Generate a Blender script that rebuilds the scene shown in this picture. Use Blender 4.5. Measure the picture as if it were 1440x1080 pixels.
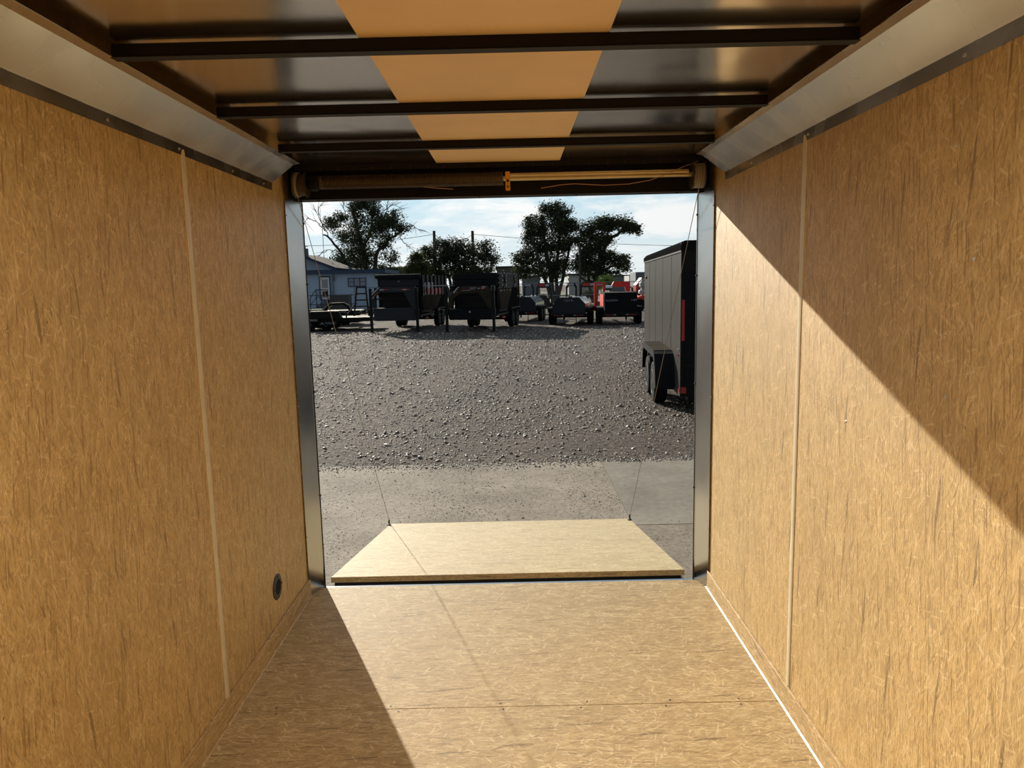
import bpy, math, random
import numpy as np
from mathutils import Vector, Matrix
random.seed(7); rng=np.random.default_rng(7)
for o in list(bpy.data.objects): bpy.data.objects.remove(o)
SC=bpy.context.scene; COL=SC.collection
GZ=-0.42                                   # yard surface, the trailer floor is z=0

# ------------------------------------------------------------------ camera
pitch,yaw,roll=-0.138,0.0027,-0.0228
cp,sp=math.cos(pitch),math.sin(pitch); cy,sy=math.cos(yaw),math.sin(yaw)
F=Vector((-sy*cp,cy*cp,sp)); RT=Vector((cy,sy,0)); U=RT.cross(F)
r2=math.cos(roll)*RT+math.sin(roll)*U; u2=-math.sin(roll)*RT+math.cos(roll)*U
cam=bpy.data.cameras.new('camera'); cam.sensor_width=36; cam.lens=36*1009.3/1440; cam.clip_start=.05; cam.clip_end=2000
co=bpy.data.objects.new('camera',cam); COL.objects.link(co)
M=Matrix((r2,u2,-F)).transposed().to_4x4(); M.translation=Vector((.0497,0,1.5774)); co.matrix_world=M
SC.camera=co

# ------------------------------------------------------------------ colour management, bounces
vs=SC.view_settings; vs.view_transform='Standard'; vs.look='None'; vs.gamma=1; vs.use_curve_mapping=False; vs.exposure=0.0
try:
    SC.cycles.max_bounces=14; SC.cycles.diffuse_bounces=10; SC.cycles.glossy_bounces=6; SC.cycles.transparent_max_bounces=12
except Exception: pass

# ------------------------------------------------------------------ sun
SUN=Vector((-.455,1,.3976)).normalized()
sl=bpy.data.lights.new('sun','SUN'); sl.energy=7.0; sl.angle=math.radians(.55); sl.color=(1,.92,.78)
so=bpy.data.objects.new('sun',sl); COL.objects.link(so); so.rotation_euler=SUN.to_track_quat('Z','Y').to_euler(); so.location=(-30,60,30)

# ------------------------------------------------------------------ sky: pale summer haze with clouds
W=bpy.data.worlds.new('sky'); SC.world=W; W.use_nodes=True; nt=W.node_tree; nt.nodes.clear()
N=nt.nodes.new; L=nt.links.new
tc=N('ShaderNodeTexCoord'); sx=N('ShaderNodeSeparateXYZ'); L(tc.outputs['Generated'],sx.inputs[0])
rmp=N('ShaderNodeValToRGB'); L(sx.outputs['Z'],rmp.inputs[0])
e=rmp.color_ramp.elements; e[0].position=0; e[0].color=(.80,.86,.84,1); e[1].position=1; e[1].color=(.10,.20,.38,1)
for p,c in ((.06,(.68,.80,.85,1)),(.12,(.52,.72,.82,1)),(.35,(.26,.44,.62,1))):
    q=e.new(p); q.color=c
mp=N('ShaderNodeMapping'); mp.inputs['Scale'].default_value=(3.2,3.2,13); mp.inputs['Location'].default_value=(.9,.3,.4); L(tc.outputs['Generated'],mp.inputs[0])
nz=N('ShaderNodeTexNoise'); nz.inputs['Scale'].default_value=1.9; nz.inputs['Detail'].default_value=9; nz.inputs['Roughness'].default_value=.58; nz.inputs['Distortion'].default_value=.35; L(mp.outputs[0],nz.inputs[0])
cr=N('ShaderNodeValToRGB'); L(nz.outputs['Fac'],cr.inputs[0]); cr.color_ramp.elements[0].position=.47; cr.color_ramp.elements[1].position=.60
mx=N('ShaderNodeMixRGB'); L(cr.outputs[0],mx.inputs[0]); L(rmp.outputs[0],mx.inputs[1]); mx.inputs[2].default_value=(.93,.94,.93,1)
mf=N('ShaderNodeMath'); mf.operation='MULTIPLY'; L(cr.outputs[0],mf.inputs[0]); mf.inputs[1].default_value=.95; L(mf.outputs[0],mx.inputs[0])
dt=N('ShaderNodeVectorMath'); dt.operation='DOT_PRODUCT'; L(tc.outputs['Generated'],dt.inputs[0]); dt.inputs[1].default_value=SUN
st_=N('ShaderNodeMapRange'); L(dt.outputs['Value'],st_.inputs[0]); st_.inputs[1].default_value=-.6; st_.inputs[2].default_value=1; st_.inputs[3].default_value=.30; st_.inputs[4].default_value=1.12
bg=N('ShaderNodeBackground'); L(mx.outputs[0],bg.inputs[0]); L(st_.outputs[0],bg.inputs[1])
wo=N('ShaderNodeOutputWorld'); L(bg.outputs[0],wo.inputs[0])

# ------------------------------------------------------------------ materials
def newmat(n):
    m=bpy.data.materials.new(n); m.use_nodes=True
    return m,m.node_tree,m.node_tree.nodes['Principled BSDF']
def simple(n,c,rough=.6,metal=0,spec=None,noise=0,nscale=20,bump=0):
    m,t,b=newmat(n); b.inputs['Roughness'].default_value=rough; b.inputs['Metallic'].default_value=metal
    if spec is not None: b.inputs['Specular IOR Level'].default_value=spec
    tc=t.nodes.new('ShaderNodeTexCoord'); nz=t.nodes.new('ShaderNodeTexNoise'); nz.inputs['Scale'].default_value=nscale; nz.inputs['Detail'].default_value=5
    t.links.new(tc.outputs['Object'],nz.inputs['Vector'])
    r=t.nodes.new('ShaderNodeValToRGB'); t.links.new(nz.outputs['Fac'],r.inputs[0]); r.color_ramp.elements[0].position=.3; r.color_ramp.elements[1].position=.7
    k=noise or .06
    r.color_ramp.elements[0].color=(*[x*(1-k) for x in c],1); r.color_ramp.elements[1].color=(*[min(1,x*(1+k)) for x in c],1)
    t.links.new(r.outputs[0],b.inputs['Base Color'])
    if bump:
        bp=t.nodes.new('ShaderNodeBump'); bp.inputs['Strength'].default_value=bump; bp.inputs['Distance'].default_value=.01
        t.links.new(nz.outputs['Fac'],bp.inputs['Height']); t.links.new(bp.outputs[0],b.inputs['Normal'])
    return m
def osb(name,grain,base,light,dark,rough=.5,seed=0.,spec=.5):
    """pressed strand board; grain = axis of the long strands"""
    m,t,b=newmat(name); nn=t.nodes.new; ln=t.links.new
    tc=nn('ShaderNodeTexCoord')
    def mapn(a,l,rot=0.,loc=0.,norm=None):
        # rotate within the board plane first, then stretch
        mp0=nn('ShaderNodeMapping'); ln(tc.outputs['Object'],mp0.inputs[0]); R=[0,0,0]
        R[2 if norm=='z' else 0]=rot; mp0.inputs['Rotation'].default_value=R; mp0.inputs['Location'].default_value=(loc,loc*.7,loc*1.3)
        mp1=nn('ShaderNodeMapping'); ln(mp0.outputs[0],mp1.inputs[0]); s=[a,a,a]; s['xyz'.index(grain)]=l
        mp1.inputs['Scale'].default_value=s; return mp1.outputs[0]
    norm='z' if grain=='x' else 'x'
    def noise(v,sc=1.,det=4,ro=.6,dist=0.):
        n=nn('ShaderNodeTexNoise'); n.inputs['Scale'].default_value=sc; n.inputs['Detail'].default_value=det; n.inputs['Roughness'].default_value=ro; n.inputs['Distortion'].default_value=dist; ln(v,n.inputs['Vector']); return n.outputs['Fac']
    def ramp(f,a,bb,c0=(0,0,0,1),c1=(1,1,1,1)):
        r=nn('ShaderNodeValToRGB'); ln(f,r.inputs[0]); r.color_ramp.elements[0].position=a; r.color_ramp.elements[1].position=bb; r.color_ramp.elements[0].color=c0; r.color_ramp.elements[1].color=c1; return r.outputs[0]
    def mix(f,a,c,k=1.):
        x=nn('ShaderNodeMixRGB')
        if f is None: x.inputs[0].default_value=k
        else:
            if k!=1.:
                mm=nn('ShaderNodeMath'); mm.operation='MULTIPLY'; ln(f,mm.inputs[0]); mm.inputs[1].default_value=k; f=mm.outputs[0]
            ln(f,x.inputs[0])
        for i,v in ((1,a),(2,c)):
            if isinstance(v,tuple): x.inputs[i].default_value=(*v,1)
            else: ln(v,x.inputs[i])
        return x.outputs[0]
    fine=noise(mapn(260,34,.06,seed,norm),1,5,.7,.8); med=noise(mapn(85,24,-.1,seed+2,norm),1,6,.75,1.6); iso=noise(mapn(190,95,.3,seed+3,norm),1,3,.6,.6); big=noise(mapn(3,1.6,0,seed+4,norm),1,3)
    mid=tuple(.5*(x+y) for x,y in zip(base,dark))
    c=mix(ramp(fine,.38,.60),tuple(.3*x+.7*y for x,y in zip(base,dark)),base)
    c=mix(ramp(med,.42,.60),c,tuple(min(1,x*1.34) for x in base),.75)
    c=mix(ramp(iso,.52,.64),c,tuple(x*.55 for x in base),.5)
    c=mix(ramp(iso,.46,.34),c,tuple(min(1,x*1.35) for x in base),.0)
    c=mix(ramp(big,.35,.7),c,tuple(x*.72 for x in base),.5)
    for i,(rot,a,l,th,colr,k) in enumerate(((.0,230,15,.95,light,.55),(.4,210,26,.965,light,.6),(-.6,250,30,.965,light,.55),(1.0,160,34,.985,light,.7),(-1.25,190,30,.985,light,.65),(.1,75,20,.90,light,.22),(-.3,70,26,.92,light,.2),(.1,260,15,.05,dark,.8),(-.35,300,30,.04,dark,.7),(-.08,120,9,.012,tuple(x*.45 for x in dark),.7),(.2,60,16,.06,dark,.22))):
        v=nn('ShaderNodeTexVoronoi'); v.inputs['Scale'].default_value=1; ln(mapn(a,l,rot,seed+i*3.1,norm),v.inputs['Vector'])
        s=nn('ShaderNodeSeparateColor'); ln(v.outputs['Color'],s.inputs[0])
        q=nn('ShaderNodeMath'); q.operation='GREATER_THAN' if th>.5 else 'LESS_THAN'; ln(s.outputs[0],q.inputs[0]); q.inputs[1].default_value=th
        # ragged ends: break the flake with fine grain
        g=nn('ShaderNodeMath'); g.operation='MULTIPLY'; ln(q.outputs[0],g.inputs[0]); ln(ramp(fine,.30,.55),g.inputs[1])
        c=mix(g.outputs[0],c,colr,k)
    # thin scratchy bright fibres
    fz=noise(mapn(170,42,.3,seed+9,norm),1,3,.5,2.4); fm=noise(mapn(10,7,0,seed+11,norm),1,2)
    g=nn('ShaderNodeMath'); g.operation='MULTIPLY'; ln(ramp(fz,.60,.66),g.inputs[0]); ln(ramp(fm,.5,.6),g.inputs[1])
    c=mix(g.outputs[0],c,tuple(min(1,x*1.25) for x in light),.8)
    # specks of bark
    v=nn('ShaderNodeTexVoronoi'); v.inputs['Scale'].default_value=1; ln(mapn(26,14,.2,seed+20,norm),v.inputs['Vector'])
    s=nn('ShaderNodeSeparateColor'); ln(v.outputs['Color'],s.inputs[0])
    q=nn('ShaderNodeMath'); q.operation='MULTIPLY'; ln(s.outputs[1],q.inputs[0]); q.inputs[1].default_value=.11
    q2=nn('ShaderNodeMath'); q2.operation='SUBTRACT'; ln(q.outputs[0],q2.inputs[0]); q2.inputs[1].default_value=.045
    q3=nn('ShaderNodeMath'); q3.operation='LESS_THAN'; ln(v.outputs['Distance'],q3.inputs[0]); ln(q2.outputs[0],q3.inputs[1])
    c=mix(q3.outputs[0],c,tuple(x*.3 for x in dark),.8)
    ln(c,b.inputs['Base Color']); b.inputs['Roughness'].default_value=rough; b.inputs['Specular IOR Level'].default_value=spec
    bp=nn('ShaderNodeBump'); bp.inputs['Strength'].default_value=.7; bp.inputs['Distance'].default_value=.0025; ln(fine,bp.inputs['Height']); ln(bp.outputs[0],b.inputs['Normal'])
    return m
def sheet(name,col,rough,wav=.25,axis=None):
    """rolled metal sheet: faint handling swirls and oil-canning"""
    m,t,b=newmat(name); nn=t.nodes.new; ln=t.links.new
    tc=nn('ShaderNodeTexCoord'); n1=nn('ShaderNodeTexNoise'); n1.inputs['Scale'].default_value=2.2; n1.inputs['Detail'].default_value=2; ln(tc.outputs['Object'],n1.inputs['Vector'])
    w=nn('ShaderNodeTexWave'); w.wave_type='RINGS'; w.inputs['Scale'].default_value=1.6; w.inputs['Distortion'].default_value=9; w.inputs['Detail'].default_value=3; ln(tc.outputs['Object'],w.inputs['Vector'])
    r=nn('ShaderNodeMapRange'); ln(w.outputs['Fac'],r.inputs[0]); r.inputs[3].default_value=rough*.88; r.inputs[4].default_value=rough*1.12; ln(r.outputs[0],b.inputs['Roughness'])
    b.inputs['Base Color'].default_value=(*col,1); b.inputs['Metallic'].default_value=1
    bp=nn('ShaderNodeBump'); bp.inputs['Strength'].default_value=wav; bp.inputs['Distance'].default_value=.03; ln(n1.outputs['Fac'],bp.inputs['Height']); ln(bp.outputs[0],b.inputs['Normal'])
    return m
WB=(.555,.38,.158); WL=(.74,.56,.30); WD=(.24,.14,.045)
FB=(.47,.345,.175); FL=(.72,.60,.37); FD=(.24,.155,.07)
MT={}
MT['wall_wood']=osb('wall_board','z',WB,WL,WD,.5,0)
MT['kick_wood']=osb('kick_board','y',(.50,.345,.155),WL,WD,.5,5)
MT['floor_wood']=osb('floor_board','x',FB,FL,FD,.6,11,.22)
MT['ramp_wood']=osb('ramp_board','x',(.48,.375,.21),FL,(.28,.20,.10),.6,23,.22)
MT['ply']=simple('plywood_veneer',(.86,.64,.37),.5,noise=.07,nscale=3)
MT['alu_ceiling']=sheet('mill_aluminium',(.78,.73,.66),.17,.18)
MT['alu_cove']=sheet('galvanised_cove',(.60,.56,.49),.26,.03)
MT['alu_post']=sheet('post_metal',(.50,.49,.47),.22,.04)
MT['black']=simple('black_paint',(.006,.0055,.005),.5,spec=.2)
MT['bow']=simple('bow_paint',(.007,.005,.004),.5,spec=.2)
MT['rubber']=simple('rubber',(.012,.012,.012),.8)
MT['strip']=simple('seam_strip_plastic',(.62,.55,.40),.4)
MT['zinc']=simple('zinc_screw',(.55,.55,.55),.35,1)
MT['edge_white']=simple('white_edge_strip',(.85,.85,.82),.5)
MT['seam']=simple('seam_gap_dark',(.10,.05,.025),.9)  # dark brown base showing in the joints
MT['spring']=simple('spring_steel',(.12,.09,.07),.4,.8)
MT['shaft']=simple('plated_shaft',(.50,.40,.24),.3,1)
MT['drum']=simple('cast_drum',(.07,.055,.04),.5,.5)
MT['cable']=simple('steel_cable',(.35,.28,.20),.4,.7)
MT['dcable']=simple('lift_cable',(.40,.34,.27),.5,.3)
MT['yellow']=simple('yellow_bracket',(.75,.36,.02),.5)
MT['copper']=simple('tan_wire',(.45,.26,.16),.5)
MT['grille']=simple('vent_plastic',(.035,.032,.030),.5)
MT['body_black']=simple('trailer_black_paint',(.012,.0125,.014),.6,spec=.06,noise=.1)
MT['body_grey']=simple('trailer_grey_paint',(.026,.030,.037),.6,spec=.2)
MT['brown_steel']=simple('brown_bed_steel',(.045,.034,.024),.9,noise=.2,nscale=2,spec=.02)  # matt brown for bed plates, neck, posts and fender tread
MT['grey_panel']=simple('pewter_panel',(.06,.054,.05),.8,spec=.04)
MT['tire']=simple('tyre',(.010,.010,.011),.8,spec=.1)
MT['rim']=simple('grey_rim',(.05,.05,.052),.4,.4)
MT['alurim']=simple('dark_alloy',(.16,.155,.15),.35,.8)
MT['red']=simple('red_paint',(.42,.022,.012),.4)
MT['red_dim']=simple('dull_red_lettering',(.16,.02,.016),.6)
MT['roofblack']=simple('matt_black_roof',(.012,.012,.012),1.0,spec=0)
MT['orangered']=simple('orange_red_paint',(.75,.045,.02),.4)
MT['lensred']=simple('red_lens',(.38,.02,.02),.3)
MT['white']=simple('white_paint',(.42,.42,.41),.5)
MT['silver']=simple('bright_tank_sheet',(.75,.76,.78),.16,1)
MT['letter']=simple('pale_lettering',(.34,.36,.40),.5)
MT['letter_dim']=simple('dim_lettering',(.08,.085,.09),.5)
MT['deckwood']=simple('pale_deck_planks',(.55,.47,.36),.8,noise=.2,nscale=6)
MT['pewter']=simple('pewter_trailer_skin',(.046,.042,.036),.35,0,.17,noise=.05,nscale=2)
MT['house']=simple('pale_blue_siding',(.44,.54,.70),.8)
MT['houseblue']=simple('dark_blue_fascia',(.04,.065,.135),.7)
MT['shingle']=simple('grey_shingles',(.042,.042,.045),.95,spec=.1,noise=.2,nscale=8)
MT['glass']=simple('window_glass',(.30,.31,.36),.3)
MT['door_paint']=simple('pale_door_paint',(.85,.86,.88),.6)
MT['pole']=simple('weathered_pole',(.06,.05,.045),.9)
MT['galv']=simple('galvanised_pipe',(.22,.24,.25),.5,.5)
MT['grass']=simple('dry_grass',(.11,.12,.045),.95,noise=.3,nscale=.6)
MT['bldg']=simple('far_grey_wall',(.14,.155,.19),.8)
MT['bldgtan']=simple('far_brown_wall',(.085,.078,.073),.85)
MT['bark']=simple('bark',(.045,.035,.028),.95,noise=.3,nscale=5)
def leafmat(n,c):
    m,t,b=newmat(n); nn=t.nodes.new; ln=t.links.new
    g=nn('ShaderNodeTexCoord'); z=nn('ShaderNodeTexNoise'); z.inputs['Scale'].default_value=1.1; ln(g.outputs['Object'],z.inputs['Vector'])
    r=nn('ShaderNodeValToRGB'); ln(z.outputs['Fac'],r.inputs[0]); r.color_ramp.elements[0].position=.35; r.color_ramp.elements[1].position=.68
    r.color_ramp.elements[0].color=(*[x*.7 for x in c],1); r.color_ramp.elements[1].color=(*[x*1.35 for x in c],1)
    ln(r.outputs[0],b.inputs['Base Color']); b.inputs['Roughness'].default_value=.7; b.inputs['Specular IOR Level'].default_value=.2
    tr=nn('ShaderNodeBsdfTranslucent'); ln(r.outputs[0],tr.inputs[0]); ms=nn('ShaderNodeMixShader'); ms.inputs[0].default_value=.25
    ln(b.outputs[0],ms.inputs[1]); ln(tr.outputs[0],ms.inputs[2]); ln(ms.outputs[0],t.nodes['Material Output'].inputs[0]); return m
MT['leaf']=leafmat('dark_foliage',(.050,.060,.030)); MT['leaf_olive']=leafmat('olive_foliage',(.075,.085,.032)); MT['leaf_bright']=leafmat('bright_foliage',(.22,.30,.06))

def ground_mat(name,c0,c1,c2,sc,bump,bdist,crumb=False):
    m,t,b=newmat(name); nn=t.nodes.new; ln=t.links.new
    tc=nn('ShaderNodeTexCoord')
    def noise(s,d=6,ro=.6):
        n=nn('ShaderNodeTexNoise'); n.inputs['Scale'].default_value=s; n.inputs['Detail'].default_value=d; n.inputs['Roughness'].default_value=ro; ln(tc.outputs['Object'],n.inputs['Vector']); return n.outputs['Fac']
    a=noise(sc); bb=noise(sc*.06,4); f=noise(sc*4,3)
    r=nn('ShaderNodeValToRGB'); ln(a,r.inputs[0]); el=r.color_ramp.elements; el[0].position=.36; el[0].color=(*c0,1); el[1].position=.66; el[1].color=(*c2,1); q=el.new(.5); q.color=(*c1,1)
    x=nn('ShaderNodeMixRGB'); x.blend_type='MULTIPLY'; r2_=nn('ShaderNodeValToRGB'); ln(bb,r2_.inputs[0]); r2_.color_ramp.elements[0].position=.35; r2_.color_ramp.elements[1].position=.65
    r2_.color_ramp.elements[0].color=(.70,.68,.66,1); r2_.color_ramp.elements[1].color=(1.15,1.14,1.12,1); x.inputs[0].default_value=1; ln(r.outputs[0],x.inputs[1]); ln(r2_.outputs[0],x.inputs[2])
    out=x.outputs[0]
    if crumb:
        # dark crumbs and tracked-in dirt lying in streaks, denser in two wheel tracks
        v=nn('ShaderNodeTexVoronoi'); v.inputs['Scale'].default_value=55; ln(tc.outputs['Object'],v.inputs['Vector'])
        mp=nn('ShaderNodeMapping'); ln(tc.outputs['Object'],mp.inputs[0]); mp.inputs['Scale'].default_value=(1.6,.7,1)
        n2=nn('ShaderNodeTexNoise'); n2.inputs['Scale'].default_value=1.4; n2.inputs['Detail'].default_value=6; ln(mp.outputs[0],n2.inputs['Vector'])
        s=nn('ShaderNodeMapRange'); ln(n2.outputs['Fac'],s.inputs[0]); s.inputs[1].default_value=.35; s.inputs[2].default_value=.75; s.inputs[3].default_value=.16; s.inputs[4].default_value=.60
        sc_=nn('ShaderNodeSeparateColor'); ln(v.outputs['Color'],sc_.inputs[0])
        mlt=nn('ShaderNodeMath'); mlt.operation='MULTIPLY'; ln(s.outputs[0],mlt.inputs[0]); ln(sc_.outputs[0],mlt.inputs[1])
        lt=nn('ShaderNodeMath'); lt.operation='LESS_THAN'; ln(v.outputs['Distance'],lt.inputs[0]); ln(mlt.outputs[0],lt.inputs[1])
        y=nn('ShaderNodeMixRGB'); ln(lt.outputs[0],y.inputs[0]); ln(out,y.inputs[1]); y.inputs[2].default_value=(.030,.022,.020,1); out=y.outputs[0]
    ln(out,b.inputs['Base Color']); b.inputs['Roughness'].default_value=.85; b.inputs['Specular IOR Level'].default_value=.25
    ad=nn('ShaderNodeMath'); ad.operation='ADD'; ln(a,ad.inputs[0]); ln(f,ad.inputs[1])
    bp=nn('ShaderNodeBump'); bp.inputs['Strength'].default_value=bump; bp.inputs['Distance'].default_value=bdist; ln(ad.outputs[0],bp.inputs['Height']); ln(bp.outputs[0],b.inputs['Normal'])
    return m
MT['gravel']=ground_mat('crushed_gravel',(.05,.036,.028),(.145,.112,.088),(.30,.245,.19),14,1.0,.11)
MT['concrete']=ground_mat('dusty_concrete',(.225,.185,.135),(.275,.23,.175),(.315,.27,.205),22,.3,.006,True)
MT['concrete_clean']=ground_mat('swept_concrete',(.215,.19,.148),(.24,.21,.166),(.265,.235,.185),16,.15,.004,False)
def stonemat():
    m,t,b=newmat('loose_stone'); nn=t.nodes.new; ln=t.links.new
    g=nn('ShaderNodeNewGeometry'); r=nn('ShaderNodeValToRGB'); ln(g.outputs['Random Per Island'],r.inputs[0])
    e=r.color_ramp.elements; e[0].color=(.055,.04,.033,1); e[1].color=(.66,.56,.44,1); q=e.new(.45); q.color=(.14,.107,.083,1); q=e.new(.8); q.color=(.31,.25,.195,1)
    ln(r.outputs[0],b.inputs['Base Color']); b.inputs['Roughness'].default_value=.5; return m
MT['stone']=stonemat()
MT['crumb']=simple('dark_crumb',(.07,.052,.042),.8,noise=.4,nscale=30)

# ------------------------------------------------------------------ mesh builder
class MB:
    def __init__(s): s.v=[]; s.f=[]; s.sm=[]
    def add(s,vs,fs,smooth=False):
        k=len(s.v); s.v+= [tuple(v) for v in vs]; s.f+=[tuple(i+k for i in f) for f in fs]; s.sm+=[smooth]*len(fs); return s
    def box(s,x0,x1,y0,y1,z0,z1,bev=0):
        if bev:
            b=min(bev,.49*min(x1-x0,y1-y0,z1-z0)); vs=[];idx={}
            for sx in(0,1):
                for sy in(0,1):
                    for sz in(0,1):
                        X=(x0,x1)[sx];Y=(y0,y1)[sy];Z=(z0,z1)[sz];dx=b*(1-2*sx);dy=b*(1-2*sy);dz=b*(1-2*sz)
                        idx[sx,sy,sz,'x']=len(vs);vs.append((X,Y+dy,Z+dz));idx[sx,sy,sz,'y']=len(vs);vs.append((X+dx,Y,Z+dz));idx[sx,sy,sz,'z']=len(vs);vs.append((X+dx,Y+dy,Z))
            fs=[]
            q=[(0,0),(1,0),(1,1),(0,1)]
            for a in(0,1): 
                fs.append([idx[a,i,j,'x'] for i,j in q]);fs.append([idx[i,a,j,'y'] for i,j in q]);fs.append([idx[i,j,a,'z'] for i,j in q])
            for i in(0,1):
                for j in(0,1):
                    fs.append([idx[i,j,0,'x'],idx[i,j,1,'x'],idx[i,j,1,'y'],idx[i,j,0,'y']]);fs.append([idx[i,0,j,'x'],idx[i,1,j,'x'],idx[i,1,j,'z'],idx[i,0,j,'z']]);fs.append([idx[0,i,j,'y'],idx[1,i,j,'y'],idx[1,i,j,'z'],idx[0,i,j,'z']])
                    for k in(0,1): fs.append([idx[i,j,k,'x'],idx[i,j,k,'y'],idx[i,j,k,'z']])
            return s.add(vs,fs)
        vs=[(x,y,z) for x in(x0,x1) for y in(y0,y1) for z in(z0,z1)]
        return s.add(vs,[(0,1,3,2),(4,6,7,5),(0,4,5,1),(2,3,7,6),(0,2,6,4),(1,5,7,3)])
    def prism(s,pts,a0,a1,axis='y'):
        """outline extruded along an axis: y: pts=(x,z); x: pts=(y,z); z: pts=(x,y)"""
        def P(p,a): return {'y':(p[0],a,p[1]),'x':(a,p[0],p[1]),'z':(p[0],p[1],a)}[axis]
        n=len(pts); vs=[P(p,a0) for p in pts]+[P(p,a1) for p in pts]
        return s.add(vs,[tuple(range(n)),tuple(range(2*n-1,n-1,-1))]+[(i,(i+1)%n,n+(i+1)%n,n+i) for i in range(n)])
    def ring(s,outer,inner,a0,a1,axis='y'):
        """frame between two outlines with equal point counts"""
        n=len(outer)
        for i in range(n):
            j=(i+1)%n; s.prism([outer[i],outer[j],inner[j],inner[i]],a0,a1,axis)
        return s
    def tube(s,pts,r,n=8,cap=True):
        pts=[Vector(p) for p in pts]; rs=r if isinstance(r,(list,tuple)) else [r]*len(pts); vs=[]; fs=[]
        prev=None
        for i,p in enumerate(pts):
            d=(pts[min(i+1,len(pts)-1)]-pts[max(i-1,0)]).normalized()
            if prev is None:
                a=Vector((0,0,1)) if abs(d.z)<.9 else Vector((1,0,0)); e1=d.cross(a).normalized()
            else: e1=(prev-d*prev.dot(d)).normalized()
            prev=e1; e2=d.cross(e1)
            for k in range(n): t=2*math.pi*k/n; vs.append(p+rs[i]*(math.cos(t)*e1+math.sin(t)*e2))
        for i in range(len(pts)-1):
            for k in range(n): fs.append((i*n+k,i*n+(k+1)%n,(i+1)*n+(k+1)%n,(i+1)*n+k))
        if cap: fs.append(tuple(range(n))[::-1]); fs.append(tuple((len(pts)-1)*n+k for k in range(n)))
        return s.add(vs,fs,n>6)
    def lathe(s,prof,c,axis='x',n=28,smooth=True):
        """prof = [(a along axis, radius)]"""
        vs=[];fs=[]
        for a,r in prof:
            for k in range(n):
                t=2*math.pi*k/n; u,w=r*math.cos(t),r*math.sin(t)
                vs.append({'x':(c[0]+a,c[1]+u,c[2]+w),'y':(c[0]+u,c[1]+a,c[2]+w),'z':(c[0]+u,c[1]+w,c[2]+a)}[axis])
        for i in range(len(prof)-1):
            for k in range(n): fs.append((i*n+k,i*n+(k+1)%n,(i+1)*n+(k+1)%n,(i+1)*n+k))
        fs.append(tuple(range(n))); fs.append(tuple((len(prof)-1)*n+k for k in range(n)))
        return s.add(vs,fs,smooth)
    def build(s,name,mat,parent=None):
        me=bpy.data.meshes.new(name); me.from_pydata(s.v,[],s.f); me.polygons.foreach_set('use_smooth',s.sm); me.materials.append(MT[mat] if isinstance(mat,str) else mat); me.validate()
        try:
            import bmesh; bm=bmesh.new(); bm.from_mesh(me); bmesh.ops.recalc_face_normals(bm,faces=bm.faces); bm.to_mesh(me); bm.free()
            if any(s.sm): me.set_sharp_from_angle(angle=math.radians(40))
        except Exception: pass
        o=bpy.data.objects.new(name,me); COL.objects.link(o)
        if parent is not None: o.parent=parent
        return o
def thing(name,label,cat,loc=(0,0,0),rz=0,group=None):
    o=bpy.data.objects.new(name,None); COL.objects.link(o); o.location=loc; o.rotation_euler=(0,0,rz); o.empty_display_size=.2; o['label']=label; o['category']=cat
    if group: o['group']=group
    return o
def tag(o,label,cat,group=None,kind=None):
    o['label']=label; o['category']=cat
    if group: o['group']=group
    if kind: o['kind']=kind
    return o
def struct(o,label=None,cat=None):
    o['kind']='structure'
    if label: o['label']=label
    if cat: o['category']=cat
    return o
def lettering(text,size,mat,parent,loc,rot,name='lettering',width=None,depth=.004,shear=0):
    cu=bpy.data.curves.new(name,'FONT'); cu.body=text; cu.size=size; cu.extrude=depth; cu.align_x='CENTER'; cu.align_y='CENTER'; cu.shear=shear
    t=bpy.data.objects.new('tmp',cu); COL.objects.link(t); bpy.context.view_layer.update()
    me=bpy.data.meshes.new_from_object(t.evaluated_get(bpy.context.evaluated_depsgraph_get())); bpy.data.objects.remove(t)
    if width:
        xs=[v.co.x for v in me.vertices]; k=width/(max(xs)-min(xs))
        for v in me.vertices: v.co.x*=k
    me.materials.clear(); me.materials.append(MT[mat]); o=bpy.data.objects.new(name,me); COL.objects.link(o); o.parent=parent; o.location=loc; o.rotation_euler=rot; return o

# ================================================================== the trailer the camera stands in
HW=1.035; YB=-2.4; YP=3.53; YE=3.70
seams=[2.468,1.248,.028,-1.192]
FILL_POWER=13  # power of the added fill lamps
DY0,DY1=-2.05,-1.10                          # unseen side doorway added behind the camera to let fill daylight in
# floor boards with butt joints
m=MB(); fs_=[YB,-1.145,.075,1.295,2.515,3.640]
for a,b in zip(fs_,fs_[1:]): m.box(-HW,HW,a+.0019,b-.0019,-.02,0)
fl=struct(m.build('floor','floor_wood'),'strand board floor of the empty cargo trailer, half in sunlight','floor')
MB().box(-HW-.05,HW+.05,YB-.05,3.638,-.12,-.0205).build('subfloor','seam',fl)
for yy in (2.515,1.295):
    for x in (-.86,-.42,-.02,.30,.62,.90):
        for d in (-.016,.02): MB().lathe([(0,.004),(.0009,.004)],(x+random.uniform(-.03,.03),yy+d,0),'z',10).build('screw','grille',fl)
for k in range(9):
    MB().lathe([(0,.003),(.0008,.003)],(random.uniform(-.9,.9),3.45+random.uniform(-.03,.05),0),'z',8).build('screw','grille',fl)
# sill strip at the hinge
struct(MB().box(-.985,.985,3.6405,3.657,-.03,-.001).build('trim_1','alu_post'),'bright metal sill strip along the rear edge of the floor','trim')
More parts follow.
